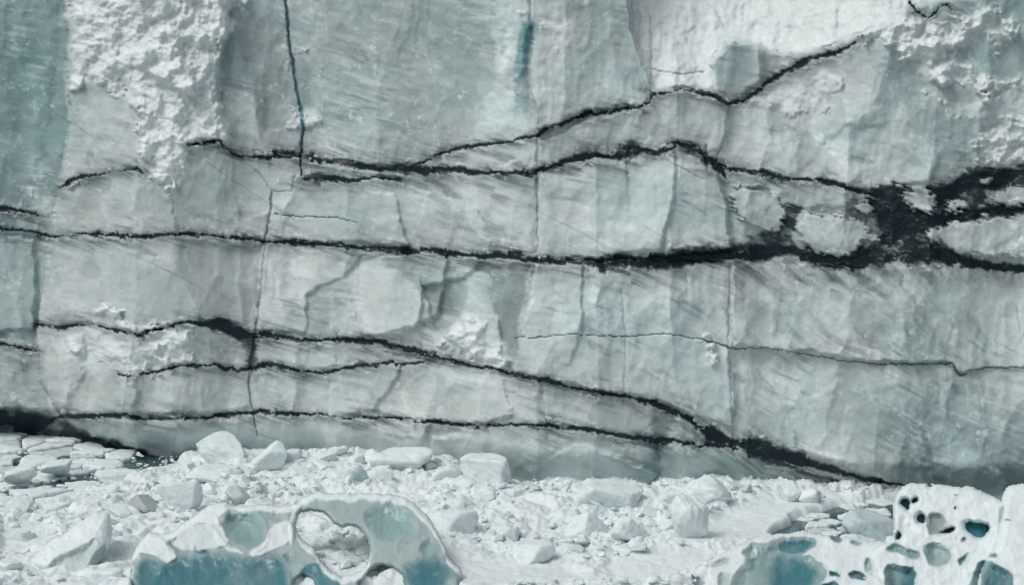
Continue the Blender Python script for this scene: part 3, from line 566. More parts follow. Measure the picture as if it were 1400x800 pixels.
H += 0.2 * sst(60, 0, np.abs(PU - 800) - 150) * sst(35, 5, np.abs(PV - 690))
open_left = sst(-14, 10, sdf(PU + 8 * fbm(X / 2, Y / 2, 3, 99), PV, [(-300, 560), (235, 560), (240, 634), (205, 640), (165, 652), (100, 668), (60, 690), (0, 700), (-300, 720)]))
open_right = sst(-5, 5, sdf(PU + 10 * fbm(X / 2, Y / 2, 3, 100), PV + 3 * fbm(X / 1.2, Y / 1.2, 3, 101), [(1050, 732), (1085, 705), (1130, 690), (1190, 678), (1300, 668), (1500, 668), (1500, 690), (1235, 730), (1180, 738), (1100, 740)]))
open_mid = sst(-3, 3, sdf(PU, PV, [(655, 640), (720, 655), (800, 668), (890, 662), (905, 690), (870, 668), (700, 664), (655, 668)]))
H -= 1.2 * np.maximum(np.maximum(open_left, open_right), open_mid * 0.9)
holes_ = sst(0.42, 0.55, fbm(X / 1.7, Y / 2.2, 4, 102)) * sst(760, 700, PV) * (1 - smo); H -= 0.75 * holes_ * (1 - pile)
H -= 1.6 * foot
G = X.size; idg = np.arange(G).reshape(X.shape)
Qg = np.stack([idg[:-1, :-1], idg[:-1, 1:], idg[1:, 1:], idg[1:, :-1]], -1).reshape(-1, 4)
gcol = np.broadcast_to(np.array([0.735, 0.815, 0.825]), X.shape + (3,)).copy()
gv = sst(0.1, 0.55, fbm(X / 1.3, Y / 1.8, 4, 103)); gcol = mix(gcol, np.array([0.62, 0.68, 0.69]), 0.55 * gv * (1 - 0.7 * smo))
gd = sst(0.48, 0.62, fbm(X / 0.8, Y / 1.2, 4, 104)) * (PV < 720); gcol = mix(gcol, np.array([0.36, 0.36, 0.35]), 0.5 * gd * (1 - smo))
gcol = mix(gcol, np.array([0.30, 0.42, 0.45]), sst(0.12, -0.1, H))
Pg = np.stack([X, Y, H], -1).reshape(-1, 3)
keep = np.ones(len(Qg), bool)
keep &= (H[:-1, :-1].reshape(-1) > -0.35) | (H[1:, 1:].reshape(-1) > -0.35)
gobj = link('brash_ice', raw_mesh('brash_ice', Pg, Qg[keep], M_ground, np.concatenate([gcol.reshape(-1, 3), np.ones((G, 1))], 1)))
prop(gobj, 'jammed sheet of crushed white brash ice covering the water at the foot of the cliff', 'brash ice', kind='stuff')
def ground_h(x, y):
    i = int(np.clip(np.searchsorted(gy, y), 0, len(gy) - 1)); j = int(np.clip(round((x + 46) / 0.075), 0, len(gx) - 1)); return float(H[i, j])

# ================================================================== ICE CHUNKS
def ico(sub):
    import bmesh
    bm = bmesh.new(); bmesh.ops.create_icosphere(bm, subdivisions=sub, radius=1.0)
    P = np.array([v.co[:] for v in bm.verts]); Fc = np.array([[v.index for v in f.verts] for f in bm.faces]); bm.free(); return P, Fc
ICO = {s: ico(s) for s in (2, 3, 4, 5)}
def noise3(P, seed): return (perlin(P[:, 0] + 0.7 * P[:, 2], P[:, 1] - 0.4 * P[:, 2], seed) + perlin(P[:, 1] + 3.1, P[:, 2] + 0.5 * P[:, 0], seed + 1) + perlin(P[:, 2] - 7, P[:, 0] + 0.3 * P[:, 1], seed + 2)) / 1.7
def chunk_shape(seed, sub=4, planes=11, sharp=14.0, rough=0.05, flat_top=False):
    r = np.random.default_rng(seed); D_, Fc = ICO[sub]
    n = r.normal(size=(planes, 3)); n /= np.linalg.norm(n, axis=1, keepdims=True); d = r.uniform(0.62, 1.0, planes)
    if flat_top: n = np.vstack([n, [r.normal() * 0.12, r.normal() * 0.12, 1]]); d = np.append(d, 0.45)
    c = D_ @ n.T; 
    if sub >= 4:                                             # small chips struck off the edges
        n2 = r.normal(size=(16, 3)); n2 /= np.linalg.norm(n2, axis=1, keepdims=True); sup = (n2 @ (D_ / ((np.where(c > 0.05, np.maximum(c, 0.05) / d, 0) ** 40).sum(1) ** (1 / 40))[:, None]).T).max(1)
        n = np.vstack([n, n2]); d = np.append(d, sup * r.uniform(0.86, 0.97, 16)); c = D_ @ n.T
    t = np.where(c > 0.05, np.maximum(c, 0.05) / d, 0.0)
    q = ((t ** sharp).sum(1)) ** (1 / sharp); rad = 1 / np.maximum(q, 0.5)
    P = D_ * rad[:, None]
    # scooped, weathered sides
    P *= (1 + rough * noise3(P * 2.2 + seed, seed) + rough * 0.6 * noise3(P * 5.5, seed + 5) + rough * 0.5 * noise3(P * 12, seed + 9) - rough * 0.5 * np.abs(noise3(P * 3.6, seed + 15)))[:, None]
    P -= (P.max(0) + P.min(0)) / 2; P /= (P.max(0) - P.min(0)) / 2
    return P, Fc
PXM = lambda y: math.hypot(y, CAM_Z) / F                     # metres per pixel at distance y
def big_chunk(name, u0, u1, v0, v1, seed, label, cat, mat=M_snow, depth=0.9, sub=5, planes=11, sharp=16.0, rough=0.05, flat=False, sink=0.22, tilt=0.0, group=None):
    """a lump seen between u0..u1 and v0..v1, standing on the brash ice"""
    P, Fc = chunk_shape(seed, sub, planes, sharp, rough, flat)
    base = on_plane((u0 + u1) / 2, v1 - 2, 0.35); s = PXM(base[1]); w = (u1 - u0) * s; h = (v1 - v0) * s; dp = w * depth
    hz = max(float(unproj((u0 + u1) / 2, v0, base[1] + dp * 0.45)[2]) - 0.35, h * 0.4)
    if tilt:
        c, s_ = math.cos(tilt), math.sin(tilt); P = np.stack([P[:, 0] * c - P[:, 2] * s_, P[:, 1], P[:, 0] * s_ + P[:, 2] * c], -1); P -= (P.max(0) + P.min(0)) / 2; P /= (P.max(0) - P.min(0)) / 2
    tot = hz * (1 + sink)
    P = P * np.array([w / 2, dp / 2, tot / 2]) + np.array([0, 0, tot / 2])
    o = link(name, raw_mesh(name, P, Fc, mat), None, (base[0], base[1] + dp / 2, 0.35 - hz * sink))
    return prop(o, label, cat, group)
def bergs():
    L = [
     ('ice_boulder', 266, 337, 590, 644, 101, 'tall angular white ice boulder with a pointed top, against the cliff foot at left', dict(depth=.8, planes=9, sharp=24, sink=.1)),
     ('ice_boulder', 336, 392, 604, 655, 132, 'rounded white ice boulder just right of the tall pointed boulder', dict(planes=9)),
     ('ice_slab', 231, 267, 619, 652, 103, 'small upright ice slab standing left of the tall pointed boulder', dict(depth=.35, planes=7, mat=M_grey, sharp=24, tilt=.25)),
     ('ice_boulder', 476, 509, 600, 626, 104, 'small egg-shaped grey ice boulder topping the rubble pile beneath the cliff', dict(planes=8, mat=M_grey)),
     ('ice_mound', 503, 592, 612, 660, 105, 'broad smooth white ice mound right of the egg-shaped boulder', dict(planes=14, sharp=10)),
     ('ice_boulder', 628, 698, 623, 678, 106, 'large blocky rounded ice boulder at the cliff foot in the middle', dict(planes=9, flat=True, sharp=18)),
     ('ice_slab', 790, 882, 655, 708, 107, 'big tilted white ice slab with an overhanging right edge over a dark gap', dict(depth=.7, planes=7, sharp=26, tilt=-.25, flat=True)),
     ('ice_boulder', 930, 1004, 645, 704, 108, 'lumpy white ice boulder with a crumbly top at the edge of the smooth floe', dict(planes=13, rough=.10)),
     ('ice_boulder', 919, 972, 678, 746, 109, 'tall rounded ice block in front of the lumpy boulder', dict(planes=9, rough=.07)),
     ('ice_slab', 212, 274, 655, 709, 110, 'wedge-shaped white ice slab leaning right in the left rubble', dict(depth=.6, planes=7, sharp=28, tilt=.35)),
         ('ice_block', 250, 342, 638, 670, 112, 'low flat-topped ice block in front of the tall pointed boulder', dict(depth=.6, planes=10, flat=True)),
     ('ice_boulder', 454, 506, 634, 668, 113, 'round pale ice boulder with frosted face in the middle rubble', dict(planes=14, mat=M_grey, sharp=12)),
     ('ice_boulder', 560, 592, 636, 660, 114, 'small white ice lump hollowed on the left, beside the broad mound', dict(planes=8)),
     ('ice_boulder', 590, 632, 636, 670, 115, 'small pair-like ice lump touching the left of the blocky boulder', dict(planes=9)),
     ('ice_floe', 50, 90, 632, 656, 116, 'thick cushion-shaped floe with shaded front among the open water at left', dict(depth=1.1, planes=9, flat=True)),
     ('ice_boulder', 6, 42, 678, 706, 117, 'square-fronted white ice boulder near the left edge', dict(planes=8)),
     ('ice_shard', 126, 158, 674, 704, 118, 'triangular grey ice shard pointing left beside the small rubble', dict(depth=.5, planes=6, mat=M_grey, sharp=28)),
     ('dirty_ice_block', 172, 216, 677, 706, 119, 'dirty grey-brown ice block left of the wedge-shaped slab', dict(depth=.8, planes=7, mat=M_dirty, sharp=28)),
     ('ice_boulder', 306, 346, 664, 700, 120, 'grey ribbed ice boulder behind the left iceberg', dict(planes=8, mat=M_grey)),
     ('ice_boulder', 272, 298, 660, 682, 121, 'little rounded ice ball below the low flat-topped block', dict(planes=10)),
     ('ice_mound', 582, 654, 696, 740, 122, 'white ice mound with a grey undercut front right of the arched iceberg', dict(planes=10, flat=True, depth=.9)),
     ('ice_block', 770, 838, 704, 744, 123, 'white ice block with two grey front facets below the tilted slab', dict(planes=8, sharp=24)),
     ('ice_block', 836, 892, 704, 750, 124, 'white crumbled ice block between the two-faceted block and the tall rounded block', dict(planes=9, rough=.08)),
     ('ice_boulder', 880, 922, 700, 738, 125, 'low ice lump against the left side of the tall rounded block', dict(planes=9)),
     ('ice_mound', 828, 900, 764, 812, 126, 'pointed white ice lump with a grey left facet at the bottom edge', dict(planes=7, sharp=20)),
     ('ice_slab', 690, 722, 668, 690, 127, 'small dirty-edged ice slab in the shade beneath the cliff', dict(depth=.6, planes=7, flat=True)),
     ('ice_boulder', 1064, 1096, 652, 690, 128, 'small lump of crumbly ice with a dirty left side on the smooth floe edge', dict(planes=9, rough=.09)),
     ('ice_boulder', 1094, 1126, 668, 692, 129, 'round clean ice ball just right of the crumbly dirty lump', dict(planes=12)),
     ('ice_floe', 1155, 1232, 700, 742, 130, 'rounded grey-white floe between the dark channel and the pitted iceberg', dict(planes=12, flat=True, depth=.9, mat=M_grey)),
     ('ice_block', 400, 462, 620, 650, 131, 'jumbled white ice block on the rubble pile beneath the cliff at left centre', dict(planes=10, rough=.1)),
     ('ice_block', 0, 44, 640, 668, 134, 'flat-topped snowy block at the left edge beside the open water', dict(planes=9, flat=True, depth=1.1)),
     ('ice_slab', 700, 760, 742, 775, 133, 'low smooth ice slab half buried near the bottom centre', dict(planes=9, flat=True, depth=1)),
    ]
    for nm, u0, u1, v0, v1, sd, lb, kw in L: big_chunk(nm, u0, u1, v0, v1, sd, lb, nm.replace('_', ' ').replace('small iceberg', 'iceberg'), **kw)
bergs()

# ---- medium and small chunks
protos = {s: [chunk_shape(900 + i, s, 7 + i % 6, 26 + 4 * (i % 5), 0.05, i % 4 == 0) for i in range(18)] for s in (2, 3, 4)}
pm = [[raw_mesh('ice_chunk', P, Fc, M_snow if i % 5 else M_grey) for i, (P, Fc) in enumerate(protos[4])]]
polyopen = [open_left, open_right]
def sample(ulo, uhi, vlo, vhi):
    u = random.uniform(ulo, uhi); v = random.uniform(vlo, vhi); p = on_plane(u, v, 0.3); return u, v, p
regions = [  # (box, count, size range m)
 ((0, 230, 668, 800), 26, (.25, .75)), ((225, 460, 640, 690), 24, (.25, .65)), ((400, 640, 625, 672), 30, (.25, .65)), ((610, 790, 665, 760), 28, (.2, .6)),
 ((760, 940, 690, 762), 28, (.2, .55)), ((990, 1170, 655, 682), 16, (.18, .4)), ((418, 520, 705, 785), 10, (.2, .45))]
LAND = [(302, 617, 'tall pointed boulder'), (363, 630, 'rounded boulder right of the pointed one'), (492, 613, 'egg-shaped boulder'), (548, 636, 'broad smooth mound'), (664, 650, 'blocky middle boulder'), (838, 682, 'big tilted slab'),
        (965, 674, 'crumbly-topped lumpy boulder'), (945, 712, 'tall rounded block'), (243, 682, 'wedge-shaped slab'), (97, 742, 'long left iceberg'), (194, 690, 'dirty grey-brown block'), (480, 650, 'round frosted boulder'), (510, 740, 'iceberg arch'),
        (618, 718, 'grey-fronted undercut mound'), (804, 724, 'two-faceted block'), (864, 788, 'pointed lump at the bottom'), (1080, 671, 'crumbly dirty lump'), (326, 682, 'grey ribbed boulder'), (24, 692, 'square-fronted boulder'), (70, 644, 'cushion-shaped floe'),
        (22, 654, 'snowy block at the left edge'), (248, 636, 'small upright slab'), (300, 740, 'hollowed iceberg'), (730, 758, 'half buried smooth slab'), (1195, 721, 'rounded grey-white floe'), (1300, 690, 'pitted iceberg')]
ORD = ['nearest', 'second', 'third', 'fourth', 'fifth', 'sixth', 'seventh', 'eighth', 'ninth', 'tenth', 'eleventh', 'twelfth']
def name_by_landmark(items, what):
    """items: (object, u, v, look); every label names the closest landmark, the side and the rank on that side"""
    slot = {}
    for o, u, v, look in items:
        m = min(LAND, key=lambda q: math.hypot(q[0] - u, 1.6 * (q[1] - v))); du, dv = u - m[0], 1.6 * (v - m[1])
        side = ('right of' if du > 0 else 'left of') if abs(du) > abs(dv) else ('in front of' if dv > 0 else 'behind')
        slot.setdefault((m[2], side), []).append((math.hypot(du, dv), o, look))
    for (m, side), L in slot.items():
        for k, (_, o, look) in enumerate(sorted(L, key=lambda t: t[0])): o['label'] = f'{look} {what}, {ORD[min(k, 11)]} {side} the {m}'
items = []
for (u0, u1, v0, v1), cnt, (a, b) in regions:
    for i in range(cnt):
        u, v, p = sample(u0, u1, v0, v1); s = a + (b - a) * random.random() ** 2.2; k = random.randrange(len(pm[0]))
        o = bpy.data.objects.new('ice_chunk', pm[0][k]); COL.objects.link(o)
        sx = s * random.uniform(.8, 1.4); sz = s * random.uniform(.45, .8)
        o.scale = (sx, s, sz); o.location = (p[0], p[1], max(ground_h(p[0], p[1]), 0.0) + sz * 0.15); o.rotation_euler = (random.uniform(-.4, .4), random.uniform(-.4, .4), random.uniform(0, 6.28))
        prop(o, None, 'ice chunk', 'loose chunks in the brash ice'); items.append((o, *to_px(*o.location), ('small' if s < .35 else 'medium') + (' grey' if k % 5 == 0 else ' white')))
name_by_landmark(items, 'ice chunk')

# ---- crumbs too many to count
VP = []; VF = []; off = 0
def crumb(x, y, s, lvl):
    global off
    P, Fc = random.choice(protos[lvl]); a = random.uniform(0, 6.28); t = random.uniform(-.5, .5)
    Q_ = P * np.array([s * random.uniform(.8, 1.5), s, s * random.uniform(.4, .8)])
    c, n = math.cos(t), math.sin(t); Q_ = np.stack([Q_[:, 0] * c - Q_[:, 2] * n, Q_[:, 1], Q_[:, 0] * n + Q_[:, 2] * c], -1)
    c, n = math.cos(a), math.sin(a); Q_ = np.stack([Q_[:, 0] * c - Q_[:, 1] * n, Q_[:, 0] * n + Q_[:, 1] * c, Q_[:, 2]], -1)
    VP.append(Q_ + np.array([x, y, ground_h(x, y) + s * 0.2])); VF.append(Fc + off); off += len(P)
for i in range(8500):
    u = random.uniform(-160, 1560); v = 610 + 205 * random.random(); p = on_plane(u, v, 0.3)
    ix = int(np.clip(np.searchsorted(gy, p[1]), 0, len(gy) - 1)); jx = int(np.clip((p[0] + 46) / .075, 0, len(gx) - 1))
    if v > 742 and (178 < u < 402 or 552 < u < 632 or u > 950) or v > 786 and 400 < u < 556: continue
    if H[ix, jx] < 0.05 and u < 250 and 598 < v < 700 and random.random() < 0.75:
        crumb(p[0], p[1], 0.05 + 0.14 * random.random() ** 2, 2); VP[-1][:, 2] += 0.16 - ground_h(p[0], p[1]); continue
    if smo[ix, jx] > .3 or H[ix, jx] < 0.05 or H[ix, jx] > 3: continue
    if roughm[ix, jx] < random.random() * 0.6: continue
    crumb(p[0], p[1], 0.05 + 0.20 * random.random() ** 3, 2)
prop(link('ice_crumbs', raw_mesh('ice_crumbs', np.vstack(VP), np.vstack(VF), M_snow, smooth=False)), 'countless small crumbs of white ice strewn over the brash ice', 'ice crumbs', kind='stuff')

# ---- flat floes on the open water
def clip(poly, px, py, nx, ny):
    out = []
    for i in range(len(poly)):
        a = poly[i]; b = poly[(i + 1) % len(poly)]; da = (a[0] - px) * nx + (a[1] - py) * ny; db = (b[0] - px) * nx + (b[1] - py) * ny
        if da <= 0: out.append(a)
        if (da < 0) != (db < 0): t = da / (da - db); out.append((a[0] + t * (b[0] - a[0]), a[1] + t * (b[1] - a[1])))
    return out
def floe_mesh(poly, th, seed, mat):
    cx = sum(p[0] for p in poly) / len(poly); cy = sum(p[1] for p in poly) / len(poly); n = 64; ring = []
    ang = np.linspace(0, 2 * math.pi, n, endpoint=False); rad = np.zeros(n)
    for k, a in enumerate(ang):
        dx, dy = math.cos(a), math.sin(a); best = 1e9
        for i in range(len(poly)):
            ax, ay = poly[i][0] - cx, poly[i][1] - cy; bx_, by_ = poly[(i + 1) % len(poly)][0] - cx, poly[(i + 1) % len(poly)][1] - cy
            ex, ey = bx_ - ax, by_ - ay; den = dx * ey - dy * ex
            if abs(den) < 1e-9: continue
            t = (ax * ey - ay * ex) / den; s = (ax * dy - ay * dx) / den
            if t > 0 and -1e-6 <= s <= 1 + 1e-6: best = min(best, t)
        rad[k] = best if best < 1e8 else 0.3
    rad = rad * (1 + 0.16 * perlin(ang * 2 + seed, ang * 0 + seed, seed) + 0.10 * perlin(ang * 7, ang * 0 + seed, seed + 1))
    rings = [(0.0, th), (0.3, th), (0.6, th), (0.85, th), (0.95, th * .94), (1.0, th * .7), (1.0, 0.02), (0.93, -0.15)]
    P = [(0, 0, th)]; 
    for f, z in rings[1:]:
        zz = z + (0.05 * perlin(np.cos(ang) * f * 2 + seed, np.sin(ang) * f * 2, seed) if z > th * .5 else 0)
        P += list(zip(np.cos(ang) * rad * f, np.sin(ang) * rad * f, np.broadcast_to(zz, ang.shape)))
    Fq = []
    for r in range(len(rings) - 2):
        for k in range(n): a = 1 + r * n + k; b = 1 + r * n + (k + 1) % n; Fq.append((a, a + n, b + n, b))
    me = bpy.data.meshes.new('ice_floe'); me.from_pydata([tuple(p) for p in P], [], Fq + [(0, 1 + k, 1 + (k + 1) % n) for k in range(n)]); me.materials.append(mat)
    for p in me.polygons: p.use_smooth = True
    return me, cx, cy
def floes(region, sx, sy, seed, look, grp, gap=0.035, th=(0.12, 0.35)):
    r = random.Random(seed); c = [on_plane(u, v, 0) for u, v in region]; poly_px = region
    x0 = min(p[0] for p in c); x1 = max(p[0] for p in c); y0 = min(p[1] for p in c); y1 = max(p[1] for p in c)
    pts = []
    while len(pts) < (x1 - x0 + 3 * sx) * (y1 - y0 + 3 * sy) / (sx * sy):
        q = (r.uniform(x0 - 1.5 * sx, x1 + 1.5 * sx), r.uniform(y0 - 1.5 * sy, y1 + 1.5 * sy))
        if all(math.hypot((q[0] - p[0]) / sx, (q[1] - p[1]) / sy) > r.choice((.4, .55, .8)) for p in pts) or r.random() < .02: pts.append(q)
    its = []
    for (x, y) in pts:
        u, v = to_px(x, y, 0.1)
        if float(sdf(np.array([u]), np.array([v]), poly_px)[0]) < 0: continue
        if r.random() < 0.06: continue
        poly = [(x - sx * 2, y - sy * 2), (x + sx * 2, y - sy * 2), (x + sx * 2, y + sy * 2), (x - sx * 2, y + sy * 2)]
        sh = gap + r.random() ** 3 * 0.25
        for (a, b) in pts:
            if (a, b) == (x, y) or abs(a - x) > 3 * sx or abs(b - y) > 3 * sy: continue
            d = math.hypot(a - x, b - y); poly = clip(poly, x + (a - x) * (.5 - sh), y + (b - y) * (.5 - sh), (a - x) / d, (b - y) / d)
            if len(poly) < 3: break
        if len(poly) < 3: continue
        wht = r.random() < .7; me, cx, cy = floe_mesh(poly, r.uniform(*th), r.randint(0, 999), M_snow if wht else M_grey)
        its.append((prop(link('ice_floe', me, None, (cx, cy, 0)), None, 'ice floe', grp), *to_px(cx, cy, 0.1), look + (' white' if wht else ' grey')))
    name_by_landmark(its, 'ice floe')
floes([(-30, 594), (60, 594), (120, 604), (175, 622), (235, 636), (240, 645), (150, 672), (60, 700), (-30, 712)], 1.7, 2.3, 5, 'flat', 'flat floes on the open water at left')
floes([(1075, 728), (1110, 700), (1190, 682), (1240, 680), (1235, 728), (1160, 740)], 1.05, 1.1, 6, 'thin', 'thin floes in the right channel', gap=.05, th=(.05, .16))

# ================================================================== SCULPTED BERGS
def sculpt(outline, holes, scoops, D0, D1, v0, v1, thick, base_col, step=1.1, edge_w=14, seed=0, warp=3.0, whites=(), loc=None, rough=0.04, topwhite=0.0, fine=1.3):
    """a weathered slab of ice: outline and holes in picture coordinates at distances D0 (row v0) .. D1 (row v1); it has a front, a back and rounded rims.
    scoops: (polygon, depth m, colour or None, softness px)"""
    outline = chaikin(outline); holes = [chaikin(h, 1) for h in holes]; scoops = [(chaikin(q[0], 1),) + tuple(q[1:]) for q in scoops]; whites = [(chaikin(q[0]), q[1]) for q in whites]
    us = [p[0] for p in outline]; vs_ = [p[1] for p in outline]
    a = np.arange(min(us) - 4, max(us) + 4, step); b = np.arange(min(vs_) - 4, max(vs_) + 4, step); u, v = np.meshgrid(a, b)
    pu = u + warp * fbm(u / 28, v / 28, 3, seed) + fine * fbm(u / 8, v / 8, 3, seed + 3); pv = v + warp * fbm(u / 28, v / 28, 3, seed + 7) + fine * fbm(u / 8, v / 8, 3, seed + 9)
    s = sdf(pu, pv, outline)
    for h in holes: s = np.minimum(s, -sdf(pu, pv, h))
    t = np.clip(s / edge_w, 0, 1); prof = np.sqrt(np.clip(1 - (1 - t) ** 2, 0, 1))
    rel = thick * 0.5 * prof; c = np.broadcast_to(np.array(base_col, float), u.shape + (3,)).copy(); alpha = np.full(u.shape, 1.0); pid = np.zeros(u.shape, int)
    n = fbm(u / 40, v / 40, 4, seed + 20); c = c * (1 + 0.05 * n)[..., None]
    for k, (poly, dep, cc, sf) in enumerate(scoops):
        q = sdf(pu, pv, poly); pid = np.where((q > 0) & (cc is not None), k + 1, pid); f = sst(-sf * 0.25, sf, q)
        rel = rel - 0.75 * dep * sst(0, sf * 1.5, q) * prof
        rel = rel + 0.05 * abs(dep) * np.exp(-(q / 3.0) ** 2) * prof
        if cc is not None:
            cc = np.array(cc, float); f2 = sst(-1.2, 2.0, q) if sf < 13 else sst(-6, 12, q + 5 * fbm(u / 14, v / 14, 3, seed + 33))
            w = fbm(u / 30 + 0.3 * v / 30, v / 55, 4, seed + 31); c = mix(c, cc, f2 * np.clip(0.88 + 0.35 * w, 0, 1)); alpha = alpha * (1 - 0.8 * f2)
    for poly, st in whites:
        f = st * sst(-1.5, 2.5, sdf(pu, pv, poly)); c = mix(c, np.array([0.735, 0.815, 0.825]), f); alpha = np.maximum(alpha, f); rel += 0.12 * f
    if topwhite:
        up = np.zeros(u.shape); k = int(topwhite / step)       # snow lies where the rim faces up
        for j in range(1, k): up[j:] = np.maximum(up[j:], (s[:-j] < 0) * (1 - j / k))
        up *= (s > 0); f = sst(0.1, 0.5, up + 0.3 * fbm(u / 18, v / 18, 3, seed + 41)); c = mix(c, np.array([0.735, 0.815, 0.825]), f); alpha = np.maximum(alpha, f)
    _, _, _, sc = worley(pu / 22, pv / 17, seed + 50, 1.0, 0.6)
    rel += (0.10 * (sc - .4) + rough * fbm(u / 14, v / 14, 4, seed + 51)) * prof
    D = D0 + (D1 - D0) * (v - v0) / (v1 - v0)
    inside = s > 0
    front = unproj(u, v, D - rel); back = unproj(u, v, D + thick * 0.5 * prof)
    # rim vertices are shared: prof = 0 there
    idx = np.arange(u.size).reshape(u.shape); fm = inside[:-1, :-1] | inside[1:, :-1] | inside[1:, 1:] | inside[:-1, 1:]
    q = np.stack([idx[:-1, :-1], idx[1:, :-1], idx[1:, 1:], idx[:-1, 1:]], -1)[fm]
    rim = ~inside.reshape(-1)
    bidx = np.where(rim, idx.reshape(-1), idx.reshape(-1) + u.size)
    qb = bidx[q][:, ::-1]
    P = np.concatenate([front.reshape(-1, 3), back.reshape(-1, 3)]); Cc = np.concatenate([c.reshape(-1, 3), alpha.reshape(-1, 1)], 1); Cc = np.concatenate([Cc, Cc])
    A = np.concatenate([q, qb]); vi, inv = np.unique(A, return_inverse=True)
    pf = np.concatenate([np.where(s > 0, pid, 0)[:-1, :-1][fm], np.zeros(len(qb), int)])
    return P[vi], inv.reshape(-1, 4), np.clip(Cc[vi], 0, 0.88), pf
def berg_thing(name, label, cat, parts):
    P0 = parts[0][1][0]; o0 = np.array([P0[:, 0].mean(), P0[:, 1].mean(), 0.0])
    t = empty(name, tuple(o0)); prop(t, label, cat)
    for pn, (P, Fq, Cc, pf), lb in parts:
        N_ = vert_normals(P, Fq)
        for k in np.unique(pf):
            f = Fq[pf == k]; vi, inv = np.unique(f, return_inverse=True); nm = pn if k == 0 else 'hollow'
            if k and len(f) < 12: continue
            o = link(nm, raw_mesh(nm, P[vi] - o0, inv.reshape(-1, 4), M_berg, Cc[vi], N_[vi]), t)
            if lb and k == 0: o['label'] = lb
    return t
GREY = lin((156, 171, 171)) / 0.70; TL = lin((118, 144, 146)) / 0.74; TD = lin((56, 104, 112)) / 0.72; TDD = lin((44, 98, 110)) / 0.66; WH = np.array([0.735, 0.815, 0.825])
# arched iceberg: hollowed white-capped ice at its left, an arch with two windows at its right
MID = lin((140, 156, 156)) / 0.74
arch = sculpt([(180, 770), (186, 748), (205, 726), (232, 733), (252, 713), (275, 698), (300, 684), (322, 694), (345, 689), (385, 692), (402, 692), (413, 680), (432, 673), (470, 677), (500, 673), (540, 677), (568, 688), (588, 710), (600, 733), (608, 756), (622, 770), (630, 788), (626, 800), (632, 840), (166, 840), (182, 800)],
    [[(404, 718), (408, 702), (430, 696), (450, 704), (464, 722), (480, 719), (497, 727), (507, 744), (507, 762), (499, 778), (480, 786), (464, 790), (450, 780), (436, 768), (432, 752), (418, 740), (408, 730)],
     [(490, 800), (502, 782), (520, 773), (542, 774), (553, 786), (554, 840), (484, 840)], [(402, 798), (408, 785), (424, 789), (433, 802), (434, 840), (402, 840)]],
    [([(300, 700), (334, 690), (364, 708), (368, 736), (352, 755), (338, 752), (314, 738), (300, 722)], 0.85, TL, 16), ([(350, 701), (372, 694), (390, 700), (398, 712), (388, 720), (368, 712)], 0.35, MID, 9),
     ([(184, 766), (206, 756), (228, 768), (252, 756), (268, 760), (292, 752), (320, 757), (346, 763), (366, 752), (392, 764), (400, 800), (400, 840), (180, 840), (184, 800)], 0.30, TD, 20),
     ([(226, 742), (240, 732), (252, 742), (252, 760), (236, 760)], 0.35, TL * .95, 6), ([(262, 744), (288, 752), (284, 759), (266, 757)], 0.2, TD, 4), ([(383, 758), (400, 753), (408, 766), (392, 774)], 0.3, TL, 8),
     ([(490, 700), (524, 682), (562, 692), (574, 716), (564, 742), (528, 744), (504, 726)], 0.6, TL * 1.06, 18),
     ([(548, 770), (592, 756), (616, 768), (626, 784), (614, 800), (570, 840), (548, 800)], 0.15, TD, 14), ([(574, 738), (592, 734), (600, 748), (588, 764), (570, 756)], 0.3, TL, 8),
     ([(404, 780), (422, 768), (450, 776), (468, 800), (472, 840), (430, 840), (420, 796)], 0.2, TD * 1.08, 10)],
    80.0, 75.0, 680, 800, 1.0, MID, edge_w=7, seed=201, topwhite=15, rough=.05, warp=4, fine=.5,
    whites=[([(228, 742), (254, 716), (280, 700), (300, 706), (304, 722), (318, 742), (290, 750), (256, 756)], .75), ([(400, 694), (412, 684), (404, 720), (402, 745), (394, 740)], .8), ([(540, 672), (572, 686), (596, 712), (606, 740), (612, 760), (604, 758), (592, 728), (574, 706), (548, 688)], .8), ([(186, 758), (205, 724), (228, 738), (248, 764), (228, 770), (208, 758)], 1), ([(262, 712), (300, 684), (318, 698), (302, 724), (284, 716)], 1), ([(372, 718), (398, 708), (406, 730), (384, 750), (352, 762), (336, 758), (362, 740)], .9), ([(292, 720), (312, 744), (340, 758), (316, 757), (294, 740)], .8)])
berg_thing('arched_iceberg', 'low melt-sculpted grey-teal iceberg with scooped hollows and a round-windowed arch at the bottom centre', 'iceberg', [('ice_body', arch, None)])

# pitted iceberg at the lower right: a white shell with pits, over a clear blue core
core = lambda pts, D, sd, t=1.2, col=TD: sculpt(pts, [], [], D + 4.2, D, 660, 800, t, col, edge_w=10, seed=sd, step=1.6, rough=.05)
pit_out = [(1222, 700), (1224, 676), (1240, 662), (1256, 659), (1290, 664), (1330, 668), (1352, 676), (1366, 683), (1372, 700), (1368, 740), (1362, 790), (1362, 845), (1180, 845), (1176, 790), (1196, 742), (1222, 742)]
pits = [[(1231, 681), (1243, 681), (1245, 694), (1242, 700), (1231, 692)], [(1245, 684), (1253, 680), (1256, 686), (1248, 689)], [(1252, 704), (1262, 701), (1266, 712), (1262, 718), (1254, 712)],
        [(1222, 734), (1228, 725), (1234, 732), (1229, 742)], [(1283, 727), (1306, 719), (1304, 727), (1290, 731)], [(1318, 712), (1345, 715), (1354, 718), (1352, 731), (1338, 737), (1326, 731), (1320, 722)], [(1268, 661), (1273, 661), (1276, 667), (1271, 667)]]
